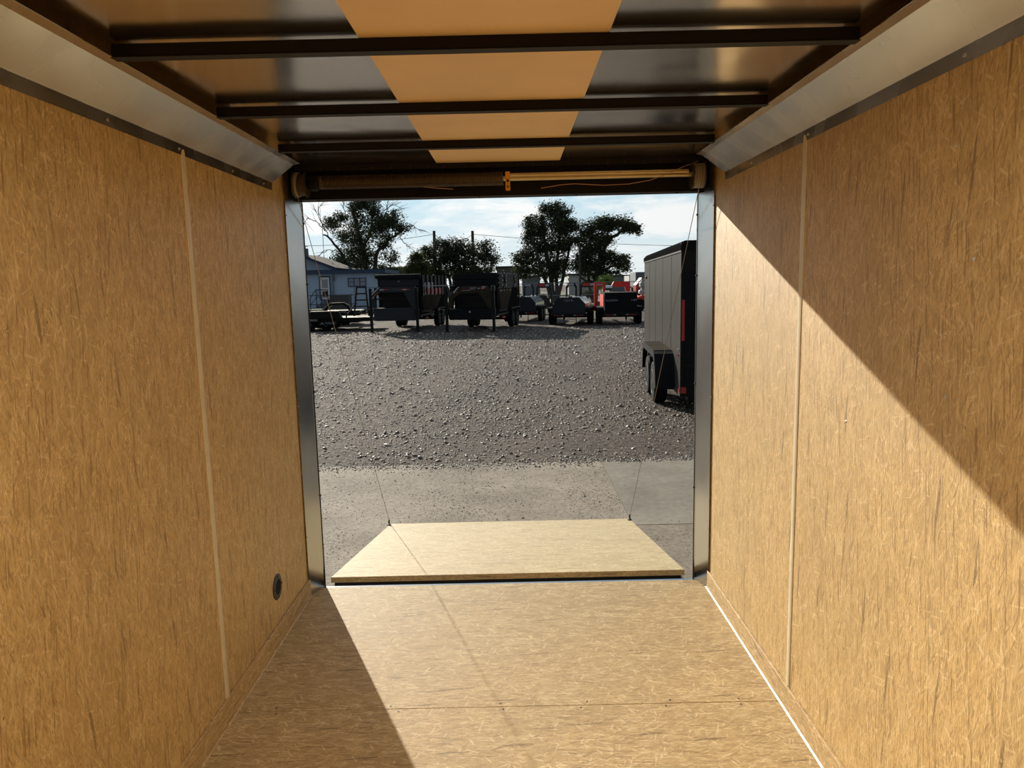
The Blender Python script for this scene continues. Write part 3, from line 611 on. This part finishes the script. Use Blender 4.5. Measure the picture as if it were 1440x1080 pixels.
    if variant==1:
        MB().tube([(-1.10,1.05,zt-.04),(1.0,1.05,zt-.04)],.085,12).tube([(-1.10,1.05,zt-.04),(-1.02,1.05,zt-.10)],.07,8).build('tarp_roll','black',t)
        MB().box(-1.02,1.02,.96,1.10,zt-.16,zt+.02,.02).build('tarp_housing','body_black',t)
    else:
        MB().box(-1.02,.98,1.0,1.08,zt-.28,zt+.0,.02).build('upper_shroud','body_black',t); MB().box(-.98,.98,.98,1.08,zt-.58,zt-.30,.02).build('lower_shroud','body_black',t)
    # pump battery box on the deck between neck and wheels
    bx=MB().prism([(1.6,.80),(1.75,1.10),(2.1,1.16),(2.9,1.16),(3.1,.80)],.62,.96,'x').build('side_toolbox','body_grey',t)
    MB().box(.52,.95,1.1,3.9,.62,.72).build('side_rail','black',t); l=MB().box(.955,.965,2.0,2.6,.48,.56).build('decal','red',t)
    MB().box(.52,.95,3.2,3.9,.5,.60).build('step','black',t)
    return t
dump('black dump trailer with raised neck, red-and-white taped crossbar and grey toolbox, left one',(-5.22,32.15),-.11,1)
dump('dark brown-grey dump trailer with red and white lettering on its neck, centre of back row',(-1.77,31.05),-.215,2)

# ------------------------------------------------------------------ tank trailers seen from behind
def tank(label,loc,rz,box=False,neckmat='red',text=()):
    t=thing('tank_trailer',label,'tank trailer',(*loc,GZ),rz)
    if not box:
        o=[(-.78,.55),(-.78,.92),(-.50,1.31),(.50,1.31),(.78,1.0),(.78,.55)]
        b=MB().prism(o,.10,3.7).build('tank','silver',t); MB().prism([(x*1.01,z*1.005) for x,z in o],.06,.0995).build('tank_end','body_grey',b)
        MB().lathe([(0,.10),(.05,.09)],(0,.9,1.31),'z',16).build('filler_cap','black',b); MB().tube([(0,.25,1.31),(0,.25,1.40)],.03,8).build('breather','black',b)
    else:
        b=MB().box(-.76,.76,.08,2.6,.50,1.48,.012).build('locker_body','body_black',t); MB().box(-.78,.78,.06,2.62,1.4805,1.51).build('lid','grey_panel',b)
        MB().box(-.80,-.765,.3,2.6,.86,1.42).build('side_panel',neckmat,b)
        MB().box(-.006,.006,.070,.0795,.52,1.46).build('door_gap','black',b)
    for txt,x,z,w,h,c in text: lettering(txt,h,c,b,(x,.055 if not box else .076,z),(math.pi/2,0,0),width=w)
    MB().box(-.86,.86,.02,.14,.40,.56,.01).build('bumper','black',t)
    bp=t.children[-1]
    for sg in (-1,1):
        for k,(a,c) in enumerate(((.62,'lensred'),(.50,'lensred'),(.36,'lensred'),(.24,'white'))):
            MB().box(*sorted((sg*a,sg*(a+.09))),.012,.0195,.46,.50).build('tail_light' if k==0 else 'reflective_tape',c,bp)
        MB().prism([(.45,.60),(.48,.80),(.60,.84),(2.35,.84),(2.47,.80),(2.50,.60),(2.46,.60),(2.43,.77),(.52,.77),(.49,.60)],*sorted((sg*.80,sg*1.06)),axis='x').build('fender','body_black',t)
        for y in (.95,1.92): wheel(t,sg*.93,y,.37,.22,sg)
    for y in (.95,1.92): MB().tube([(-.85,y,.37),(.85,y,.37)],.045,8).build('axle','black',t)
    for x in (-.45,.45): MB().box(x-.05,x+.05,.14,6.6,.40,.56 if not box else .498).build('frame_rail','black',t)
    MB().box(-.6,.6,3.75,4.3,.56,1.0).build('pump_box','body_black',t)
    yo=6.3
    m=MB()
    if not box:
        m.ring([(-.80,.56),(-.80,1.80),(-.62,2.0),(-.28,2.0),(-.16,1.80),(-.16,.56)],[(-.70,.56),(-.70,1.72),(-.60,1.84),(-.34,1.84),(-.26,1.72),(-.26,.56)],yo,yo+.12)
        m.box(-.80,-.16,yo,yo+.12,.5,.565)
        nk=m.build('neck_hoop','body_grey',t); MB().box(-.70,-.34,yo-.01,yo-.0005,1.86,1.98).build('decal','letter',nk)
        m=MB(); m.prism([(.0,1.74),(.14,2.04),(.80,2.04),(.92,1.72),(.80,1.72)],yo,yo+.14); m.prism([(.80,1.715),(.92,1.715),(1.02,.56),(.92,.56)],yo,yo+.14); m.prism([(.0,1.735),(.12,1.735),(.02,.56),(-.10,.56)],yo,yo+.14)
        nk=m.build('neck',neckmat if neckmat!='red' else 'body_grey',t); MB().box(.14,.52,yo-.01,yo-.0005,1.82,1.98).build('red_decal','red',nk); MB().box(.56,.76,yo-.01,yo-.0005,1.82,1.96).build('decal','letter',nk)
    else:
        m.ring([(-1.0,.52),(-1.0,2.0),(-.42,2.0),(-.42,.52)],[(-.86,.66),(-.86,1.80),(-.54,1.80),(-.54,.66)],yo-2.4,yo-2.25)
        m.prism([(-.12,1.80),(.02,2.02),(.78,2.02),(.86,1.94),(.86,1.5),(.62,1.5),(.60,1.74),(.0,1.74)],yo-2.4,yo-2.25); m.box(.66,.86,yo-2.4,yo-2.25,.5,1.495)
        nk=m.build('neck',neckmat,t); MB().box(-.90,-.56,yo-2.41,yo-2.4005,1.86,1.92).build('decal','letter',nk)
        MB().lathe([(0,.13),(.34,.13)],(-.42,yo-2.5,1.70),'x',20).build('coupler','silver',nk)
        MB().box(.80,1.0,2.6,3.6,.55,1.2).build('red_locker',neckmat,t)
    for x in (-.7,.7): MB().tube([(x,4.4,.03),(x,4.4,1.0)],.05,8).build('jack_leg','black',t)
    MB().tube([(.3,.6,.02),(.3,.6,.42)],.02,6).build('drain_pipe','black',t)
    return t
tank('dark tank trailer with lettered end and bright sheet side, alone between others',(2.72,34.2),-.18,text=(('TXH-SL',.0,1.17,.46,.14,'letter'),))
tank('dark tank trailer half hidden behind the brown-grey dump trailer',(.50,38.2),-.17)
tank('black box-bodied service trailer with pale lettering and orange-red neck',(5.12,33.6),-.05,True,'orangered',(('BLACKSMITH',-.42,1.14,.54,.12,'letter'),('T-890',.60,1.14,.26,.12,'letter')))

# ------------------------------------------------------------------ low flatbed trailers at the far left
t=thing('flatbed_trailer','low black flatbed trailer with pale plank deck and open side rails','flatbed trailer',(-9.6,35.3,GZ),.03)
MB().box(-4.0,2.9,-1.22,1.25,.56,.60).build('deck','deckwood',t)
MB().box(-4.0,2.9,-1.28,-1.221,.42,.61).box(-4.0,2.9,1.251,1.31,.42,.61).box(-4.05,-4.0,-1.28,1.31,.42,.61).box(2.9,2.96,-1.28,1.31,.42,.61).build('frame','black',t)
m=MB()
for x in (-4.0,-3.0,-2.0,-1.1,-.5,.1,.95,1.75): m.box(x-.03,x+.03,-1.27,-1.22,.61,.84)
m.box(-4.0,1.78,-1.27,-1.22,.84,.885); m.build('side_rail','black',t)
MB().prism([(.05,.61),(.18,.92),(1.45,.92),(1.60,.61)],-1.55,-1.285).build('fender','black',t); MB().box(.16,1.47,-1.56,-1.28,.921,.95).build('fender_top','deckwood',t)
MB().box(.45,1.35,-1.30,-1.281,.30,.44).build('name_board','black',t); lettering('TRAILERS',.15,'letter',t,(.98,-1.304,.37),(math.pi/2,0,0),width=.52)
MB().prism([(.50,.31),(.60,.43),(.70,.31),(.64,.31),(.60,.37),(.56,.31)],-1.308,-1.3005).build('emblem','letter',t)
MB().box(.05,.40,-1.288,-1.281,.48,.57).build('plate','letter',t)
for x in (-.35,.45):
    for q in (-1,1):
        o=MB().lathe([(-.1,.18),(-.1,.28),(.1,.28),(.1,.18)],(x+.3,q*1.0,.29),'y',28).build('wheel','tire',t); MB().lathe([(-.09,.17),(-.105,.10),(-.12,.02)],(x+.3,q*1.0,.29),'y',20).build('rim','rim',o)
MB().box(-3.4,2.2,-.75,.75,.34,.419).build('underframe','black',t)
# folded-up ladder ramp
m=MB().tube([(1.78,.6,.60),(1.92,.9,2.05)],.045,6).tube([(2.50,.6,.60),(2.36,.9,2.05)],.045,6)
for k in range(5): 
    f=k/4; m.tube([(1.80+.12*f,.62+.28*f,.76+1.26*f),(2.48-.12*f,.62+.28*f,.76+1.26*f)],.04,6)
m.tube([(1.4,.6,.62),(1.85,.72,1.2)],.03,6); m.tube([(2.85,.6,.62),(2.45,.72,1.1)],.03,6); m.build('ladder_ramp','black',t)
t=thing('flatbed_trailer','second flatbed trailer with bulging tandem fender, behind the low flatbed','flatbed trailer',(-11.0,40.0,GZ),.05)
MB().box(-4.2,2.7,-1.0,1.0,.72,.78).build('deck','deckwood',t); MB().box(-4.2,2.75,-1.08,-1.001,.50,.80).build('frame','black',t); MB().box(-4.2,2.75,1.001,1.08,.50,.80).build('frame','black',t)
MB().prism([(.75,.72),(1.0,1.02),(1.25,1.20),(1.95,1.22),(2.2,1.10),(2.35,.80),(2.2,.80),(2.05,1.02),(1.9,1.12),(1.3,1.10),(1.15,.98),(.95,.72)],-1.36,-1.081).build('fender','black',t)
MB().prism([(.2,.805),(.70,.81),(.98,1.045),(1.25,1.225),(1.95,1.245),(1.95,1.222),(1.25,1.202),(1.0,1.022),(.72,.785),(.2,.785)],-1.35,-1.05).build('fender_top','deckwood',t)
for x in (1.15,1.95):
    for s in (-1,1): 
        o=MB().lathe([(-.1,.22),(-.1,.36),(.1,.36),(.1,.22)],(x,s*1.22,.38),'y',28).build('wheel','tire',t); MB().lathe([(-.09,.2),(-.105,.10),(-.12,.02)],(x,s*1.22,.38),'y',20).build('rim','rim',o)
o=MB().lathe([(-.1,.22),(-.1,.37),(.1,.37),(.1,.22)],(-.62,-1.0,1.19),'y',28).build('spare_wheel','tire',t); MB().lathe([(-.09,.2),(-.105,.10),(-.12,.02)],(-.62,-1.0,1.19),'y',20).build('rim','silver',o)
MB().box(-.67,-.57,-1.0,-.9,.78,1.19).build('spare_bracket','black',t)
MB().box(-.2,.45,-.2,1.0,.781,.86).build('rolled_mat','grass',t); MB().box(-3.8,-3.6,-.6,.6,0.0,.50).build('front_stand','black',t)

# ------------------------------------------------------------------ house
HY=68.0; s_=HY/1009.3
def hx(px): return (px-720)*s_
x0=-22.5; x1=hx(546)
t=thing('house','pale blue single-storey house with dark blue fascia and low gable','house',(0,HY,GZ))
zr=3.35
MB().box(x0,hx(529),0,8,0,zr).build('wall','house',t)
MB().box(x0-.3,x1,-.35,8.3,zr,zr+.30).build('fascia','houseblue',t); MB().box(x0-.3,x1,-.30,8.3,zr+.30,zr+.36).build('flat_roof','shingle',t)
g=MB().prism([(hx(428)-4.2,zr+.36),(hx(428)-.3,zr+1.75),(hx(473),zr+.36)],.6,9).build('gable_wall','house',t)
a,b=(hx(428)-.3,zr+1.75),(hx(476),zr+.36)
MB().prism([a,b,(b[0],b[1]+.12),(a[0],a[1]+.16)],-.1,2.6).build('gable_fascia','houseblue',t)
MB().prism([(a[0],a[1]+.16),(b[0]+.1,b[1]+.12),(b[0]+.1,b[1]+.2),(a[0],a[1]+.24)],.1,10).build('gable_roof','shingle',t)
MB().prism([(2*a[0]-b[0],b[1]),a,(a[0],a[1]+.2),(2*a[0]-b[0],b[1]+.2)],-.1,10).build('gable_roof','shingle',t)
c=MB().box(hx(428.5),hx(434.5),1.0,1.5,zr+1.3,zr+2.45,.02).build('chimney','bldg',t); MB().tube([(hx(431.5),1.2,zr+2.45),(hx(431.5),1.2,zr+2.60),(hx(433),1.2,zr+2.68),(hx(435),1.2,zr+2.6)],.04,6).build('chimney_pipe','galv',c)
d=MB().box(hx(454),hx(467.5),-.06,-.001,1.0,3.05).build('door','door_paint',t); MB().ring([(hx(453),.9),(hx(453),3.15),(hx(468.5),3.15),(hx(468.5),.9)],[(hx(454.2),1.0),(hx(454.2),3.04),(hx(467.3),3.04),(hx(467.3),1.0)],-.10,-.0605).build('door_frame','houseblue',d)
MB().box(hx(456.5),hx(465),-.075,-.0605,2.05,2.85).build('door_glass','letter',d); MB().box(hx(457.5),hx(464.5),-.075,-.0605,1.25,1.75).build('door_panel','body_grey',d)
w=MB().ring([(hx(493),2.12),(hx(493),2.94),(hx(518),2.94),(hx(518),2.12)],[(hx(493.8),2.19),(hx(493.8),2.87),(hx(517.2),2.87),(hx(517.2),2.19)],-.08,.02).box(hx(501),hx(502),-.07,.0,2.19,2.87).box(hx(509),hx(510),-.07,.0,2.19,2.87).box(hx(493.8),hx(501),-.06,-.01,2.53,2.57).box(hx(510),hx(517.2),-.06,-.01,2.53,2.57).build('window','houseblue',t)
MB().box(hx(493.8),hx(517.2),-.04,-.02,2.19,2.87).build('pane','glass',w)
m=MB()
for k in range(4): m.box(hx(447)+k*.35,hx(470),-1.3+.0,-.061 if k==3 else -.12,k*.24,(k+1)*.24)
m.build('steps','bldg',t)
m=MB(); rx=[hx(444.5),hx(453),hx(469)]
for x,z in ((rx[0],1.15),(rx[1],1.9),(rx[2],1.9)): m.tube([(x,-1.35,0),(x,-1.35,z)],.035,6)
m.tube([(rx[0],-1.35,1.15),(rx[1],-1.35,1.9),(rx[2],-1.35,1.9)],.035,6); m.tube([(rx[0],-1.35,.5),(rx[1],-1.35,1.2),(rx[2],-1.35,1.2)],.025,6)
for k in range(1,9): x=rx[1]+(rx[2]-rx[1])*k/9; m.tube([(x,-1.35,1.2),(x,-1.35,1.9)],.018,5)
m.build('stair_railing','black',t)
MB().tube([(hx(472),-.1,0.2),(hx(472),-.1,zr)],.06,8).build('downpipe','galv',t); MB().box(hx(472.5),hx(474.5),-.2,-.001,2.7,3.2).build('meter_box','bldg',t)
tag(MB().box(hx(478),hx(503),HY-3.2,HY-2.2,GZ,GZ+1.35).build('utility_bin','bldgtan'),'long dull grey bin standing before the blue house wall','bin')
m=MB().box(hx(503.5),hx(506),HY-3.0,HY-2.2,GZ,GZ+1.6)
# ------------------------------------------------------------------ pipe fence in front of the house and chain link beyond the trailers
def fence(label,xa,xb,Y,h,step,mat,rails,wires):
    t=thing('fence',label,'fence',(0,Y,GZ))
    m=MB()
    for z in rails: m.tube([(xa,0,z),(xb,0,z)],.035,6)
    m.build('top_rail',mat,t); x=xa
    while x<=xb: MB().tube([(x,0,0),(x,0,h)],.045,6).build('fence_post',mat,t); x+=step
    m=MB()
    if wires:
        n=int((xb-xa)/wires); hh=rails[-1]-.03
        for k in range(n):
            x=xa+k*wires
            m.add([(x-.006,-.004,.05),(x+.006,-.004,.05),(x+hh+.006,-.004,hh),(x+hh-.006,-.004,hh)],[(0,1,2,3)]) if x+hh<xb else None
            m.add([(x-.006,.004,hh),(x+.006,.004,hh),(x+hh+.006,.004,.05),(x+hh-.006,.004,.05)],[(0,1,2,3)]) if x+hh<xb else None
        m.build('chain_link_mesh',mat,t)
    return t
fence('thin dark pipe fence crossing in front of the blue house',-22,-13.6,64,1.45,2.6,'pole',(.6,1.4),0)
fence('grey chain link fence with top rail beyond the tank trailers',-13,26,60,2.05,3.05,'galv',(1.0,2.0),.14)

# ------------------------------------------------------------------ trees
def tree(label,Y,base_px,blobs,leaf='leaf',leaves=9000,size=.16,limbs=(),bare=(),trunk_r=.35,drift=(.25,0,.12),top=None,name='tree',cat='tree',group=None,spread=.55):
    k=Y/1009.3; HZ=2.0-.0  # eye height above the yard
    def W(px,py,dy=0): 
        return Vector(((px-720+.0228*(py-400))*k,dy,2.0+(400+.0228*(720-px)-py)*k))
    t=thing(name,label,cat,(0,Y,GZ),group=group)
    b=W(base_px,400); b.z=0
    pos=[];
    tot=sum(rx*ry for _,_,rx,ry in blobs)
    for (px,py,rx,ry) in blobs:
        c=W(px,py,random.uniform(-1,1)*spread*rx*k); n=int(leaves*rx*ry/tot); ncl=max(5,int(rx*ry/11))
        cl=rng.normal(0,1,(ncl,3)); cl/=np.linalg.norm(cl,axis=1)[:,None]; cl*=rng.random((ncl,1))**.42; cl*=np.array([rx*k,rx*k*.9,ry*k])*.92
        cs=rng.uniform(.07,.20,ncl)*min(rx,ry)*k+.16
        i=rng.integers(0,ncl,n); p=cl[i]+rng.normal(0,1,(n,3))*cs[i][:,None]*np.array([1.15,1,.8]); pos.append(p+np.array(c))
    P=np.concatenate(pos); n=len(P)
    d=rng.normal(0,1,(n,3))+np.array(drift)*3; d/=np.linalg.norm(d,axis=1)[:,None]; e=rng.normal(0,1,(n,3)); e-=d*(e*d).sum(1)[:,None]; e/=np.linalg.norm(e,axis=1)[:,None]
    s=size*rng.uniform(.45,1.25,n)[:,None]; w=s*.36
    V=np.stack([P-d*s,P+e*w,P+d*s,P-e*w],1).reshape(-1,3)
    me=bpy.data.meshes.new('foliage'); f=np.arange(4*n,dtype=np.int32); me.vertices.add(4*n); me.vertices.foreach_set('co',V.ravel()); me.loops.add(4*n); me.loops.foreach_set('vertex_index',f); me.polygons.add(n); me.polygons.foreach_set('loop_start',np.arange(0,4*n,4,dtype=np.int32)); me.update(calc_edges=True)
    me.materials.append(MT[leaf]); o=bpy.data.objects.new('foliage',me); COL.objects.link(o); o.parent=t; o['kind']='stuff'
    m=MB()
    def wob(pts,r0,r1):
        out=[];rs=[]
        for a,q in zip(pts,pts[1:]):
            for j in range(4): out.append(a.lerp(q,j/4)+Vector((random.uniform(-1,1),random.uniform(-1,1),random.uniform(-1,1)))*.10*(j>0))
        out.append(pts[-1]); N_=len(out); rs=[r0+(r1-r0)*i/(N_-1) for i in range(N_)]; return out,rs
    if limbs:
        for L in limbs:
            pts=[W(*p,random.uniform(-.6,.6)) for p in L[1:]]; pts[0].y=0
            if L[0]>=trunk_r*.6: pts=[Vector((pts[0].x,0,0))]+pts
            q,r=wob(pts,L[0],L[0]*.35); m.tube(q,r,7)
    else:
        for (px,py,rx,ry) in blobs:
            c=W(px,py); q,r=wob([b+Vector((random.uniform(-.3,.3),0,0)),b.lerp(c,.45)+Vector((0,0,.3)),c],trunk_r,trunk_r*.25); m.tube(q,r,7)
    m.build('trunk','bark',t)
    if bare:
        m=MB()
        for L in bare:
            pts=[W(*p,random.uniform(-.8,.8)) for p in L]
            q,r=wob(pts,.055,.02); m.tube(q,r,5)
            for j in range(9):   # twigs
                i=random.randrange(len(q)//3,len(q)); a=Vector(q[i]); dd=(Vector(q[min(i+1,len(q)-1)])-Vector(q[i-1])).normalized()
                e_=a+(dd+Vector((random.uniform(-.8,.8),random.uniform(-.8,.8),random.uniform(-.4,.8)))).normalized()*random.uniform(.6,1.6)
                m.tube([a,a.lerp(e_,.5)+Vector((0,0,.05)),e_],[.022,.016,.010],4)
        m.build('bare_branches','pole',t)
    return t
tree('tall ragged tree with bare dead branches rising behind the blue house',84,521,
 [(480,318,16,12),(500,335,20,16),(492,310,10,10),(512,305,14,22),(522,288,12,16),(537,300,16,16),(530,325,22,20),(546,318,20,15),(560,312,20,13),(572,322,14,12),(514,352,22,18),(490,368,20,20),(505,380,22,18),(522,372,16,18),(478,374,12,14),(548,345,13,10),(552,362,12,12),(542,380,14,9),(560,385,12,8),(556,338,10,7),(535,284,8,9)],
 'leaf',27000,.155,[(.42,520,425,520,385,518,350,512,320,505,295),(.34,527,425,530,385,538,355,556,336,575,325),(.30,514,400,500,370,486,350,470,335),(.2,519,350,530,325,535,300,537,280),(.2,497,385,487,362)] and
 [(.42,(520,425),(520,385),(518,350),(512,320),(505,292)),(.34,(527,425),(530,385),(538,355),(556,336),(575,325)),(.22,(505,425),(498,385),(486,356),(470,335),(462,332)),(.18,(519,350),(530,325),(535,300),(537,280))],
 [((470,335),(463,315),(462,298),(470,288)),((466,325),(455,314),(447,310),(440,315)),((466,322),(458,306),(452,296)),((478,354),(468,352),(458,358),(450,366)),((498,310),(494,292),(493,282)),((549,308),(555,296),(556,284)),((550,305),(562,302),(575,298)),((552,300),(562,292),(572,296)),((580,322),(590,320),(600,330)),((570,335),(577,345),(580,352)),((480,303),(488,306),(498,315)),((556,350),(562,362),(566,378))],.42,name='cottonwood_tree')
tree('broad dark rounded tree behind the dump trailers',92,640,[(625,352,20,14),(605,360,16,12),(645,350,18,14),(640,368,24,16),(610,375,22,14),(665,360,18,16),(660,378,24,14),(685,352,13,12),(690,368,15,14),(680,382,20,10),(600,385,20,10),(632,385,24,10)],'leaf',20000,.18,trunk_r=.25,name='bushy_tree')
tree('lower olive-green bushy tree left of the broad dark tree',88,590,[(590,372,13,10),(580,380,12,8),(598,382,14,10),(572,386,10,6),(592,362,8,7)],'leaf_olive',6000,.17,trunk_r=.16,name='bushy_tree')
tree('tall wind-blown willow tree with upright crown, left of the leaning one',72,775,[(750,318,8,18),(748,338,10,18),(765,322,12,22),(770,302,8,12),(784,305,14,16),(793,298,12,10),(790,325,18,18),(755,352,14,14),(775,350,18,20),(800,318,12,14),(797,345,14,18),(740,360,16,11),(740,376,18,12),(765,376,22,14),(790,372,18,16),(735,386,14,8),(778,388,18,8),(810,322,9,12)],
 'leaf',24000,.14,[(.34,(778,430),(776,385),(770,350),(766,315)),(.26,(782,420),(785,375),(790,340),(794,300)),(.2,(774,420),(762,375),(752,345),(750,312)),(.2,(784,420),(798,370),(806,335))],(),.34,(.5,0,.35),name='willow_tree')
tree('leaning willow tree whose crown sweeps to the right, beside the fence',70,838,[(832,328,13,14),(845,320,12,10),(858,320,14,11),(872,320,15,11),(887,322,14,9),(898,326,9,7),(835,348,16,14),(850,340,13,12),(825,360,14,14),(838,372,18,14),(855,365,13,12),(868,372,11,8),(875,368,8,8),(820,378,14,12),(845,386,14,7),(815,340,8,10),(880,378,5,5),(865,384,8,4)],
 'leaf',21000,.14,[(.36,(836,440),(838,395),(845,360),(862,335),(885,325)),(.24,(834,430),(828,385),(830,350),(833,325)),(.16,(838,400),(820,392),(812,386)),(.16,(842,385),(860,375),(874,370))],(),.34,(.6,0,.1),name='willow_tree')
tree('small bright green shrub growing at the chain link fence',62,850,[(850,398,10,7),(842,402,8,5),(858,400,8,5),(850,392,7,4)],'leaf_bright',2600,.10,trunk_r=.05,name='green_shrub',cat='shrub')
tree('dry brown shrub tangle behind the lettered tank trailer',61,822,[(822,414,7,6),(830,418,8,5),(815,418,6,5)],'leaf_olive',1300,.09,trunk_r=.04,name='dry_shrub',cat='shrub')
# ------------------------------------------------------------------ poles and wires
def upole(label,px,Y,topy,r=.13,arm=None):
    k=Y/1009.3; x=(px-720)*k+.0; zt_=2.0+(400+.0228*(720-px)-topy)*k
    t=thing('utility_pole',label,'pole',(x,Y,GZ)); MB().lathe([(0,r),(zt_,r*.7)],(0,0,0),'z',10).build('pole','pole',t)
    if arm: MB().box(-arm,arm,-.06,.06,zt_-.9,zt_-.75).build('crossarm','pole',t)
    return Vector((x,Y,GZ+zt_))
A=upole('left one of two poles sticking up above the broad dark tree',615,110,327,.30); B=upole('right one of two poles sticking up above the broad dark tree',668,112,327,.30)
C_=upole('thin distant pole with crossarm just right of the house gable',469,130,362,.14,1.6); D_=upole('slim dark light pole standing before the leaning willow',816,66,346,.11)
E_=Vector((60,118,7.5))
for q,(a,b,lab) in enumerate(((A,B,'wire strung between the two poles above the dark tree'),(B,E_,'wire running from the right pole past the willows'),(Vector((-45,108,9.5)),A,'wire running from the left pole behind the house tree'))):
    tag(MB().tube([v-Vector((0,0,.5)) for v in cab(a,b,1.2,16)],.035,5).build('power_wire','pole'),lab,'wire')
t=thing('antenna_mast','thin upright mast rising behind the house chimney','mast',(hx(429.5)-.3,HY+9.6,GZ)); MB().tube([(0,0,0),(0,0,zr+5.5)],.03,6).build('mast','galv',t)
# ------------------------------------------------------------------ things far beyond the fence
def bld(px0,px1,py0,py1,Y,name,mat,label,cat,depth=6,extra=None):
    k=Y/1009.3; a=(px0-720)*k; b=(px1-720)*k; zt_=2.0+(400-.0228*((px0+px1)/2-720)-py0)*k
    t=thing(name,label,cat,((a+b)/2,Y,GZ)); h=(b-a)/2
    if name=='box_trailer': 
        MB().box(-h,h,0,depth,1.1,zt_).build('box',mat,t); MB().box(-h*.8,h*.8,.3,depth,.85,1.09).build('chassis','black',t)
        for s in (-1,1):
            for y in (1.,2.2): wheel(t,s*h*.8,y,.48,.3,s)
    else:
        MB().box(-h,h,0,depth,0,zt_-.25).build('wall',mat,t); MB().box(-h-.2,h+.2,-.2,depth+.2,zt_-.25,zt_).build('roof','shingle',t)
    return t
bld(856,884,387,400,150,'warehouse','bldg','long grey-blue shed on the horizon right of the leaning willow','building',10)
bld(884,892,388,399,135,'box_trailer','white','white box trailer far off between grey shed and larger trailer','trailer')
bld(893,912,383,399,128,'box_trailer','bldg','taller grey box trailer far off beside the pewter enclosed trailer','trailer')
bld(700,730,375,400,140,'warehouse','bldgtan','brown-grey building between the dark tree and tall willow','building',12)
bld(549,600,376,400,125,'shed','bldgtan','low olive-grey shed roof just right of the blue house','building',9)
bld(800,835,385,400,120,'warehouse','white','white building glimpsed under the leaning willow','building',8)
bld(735,760,388,402,118,'shed','bldg','small grey-blue shed glimpsed under the tall willow','building',7)
# red and white truck beyond the fence
t=thing('truck','small red and white truck standing beyond the fence at the right','truck',(18.6,100,GZ))
MB().prism([(-1.4,.7),(-1.4,1.5),(-.6,2.5),(1.3,2.5),(1.4,.7)],0,2.2).build('cab','red',t); MB().box(-.5,.9,-.02,-.001,1.6,2.3).build('window','white',t); MB().box(1.5,6,0,2.2,.9,1.3).build('bed','black',t)
for x in (-.8,2.9,5): MB().lathe([(-.15,.45),(.15,.45)],(x,.1,.45),'y',20).build('wheel','tire',t)
t=thing('farm_machine','small red and white machine seen just left of the pewter trailer','machine',(9.25,50,GZ),.1)
MB().prism([(-.7,.45),(-.7,.85),(-.3,1.0),(1.2,1.0),(1.3,.45)],0,1.4).build('hull','orangered',t); MB().box(-.2,.0,.2,.4,1.0,2.2).build('mast','white',t); MB().box(-.3,.15,.1,.5,1.6,1.95,.05).build('head','white',t); MB().box(-.35,.1,.1,.5,1.15,1.4,.05).build('hose_reel','white',t)
for x in (-.4,.9): MB().lathe([(-.12,.40),(.12,.40)],(x,-.13,.40),'y',24).build('wheel','tire',t)
t=thing('utility_cart','low dark cart with silver box lid between the tank trailers','cart',(2.0,47.5,GZ),.2)
MB().prism([(-.55,.45),(-.55,1.0),(-.35,1.25),(.25,1.25),(.55,.95),(.55,.45)],0,1.6).build('box','grey_panel',t)
for s in (-1,1): wheel(t,s*.75,.8,.36,.2,s)
MB().tube([(-.7,.8,.36),(.7,.8,.36)],.04,8).build('axle','black',t)
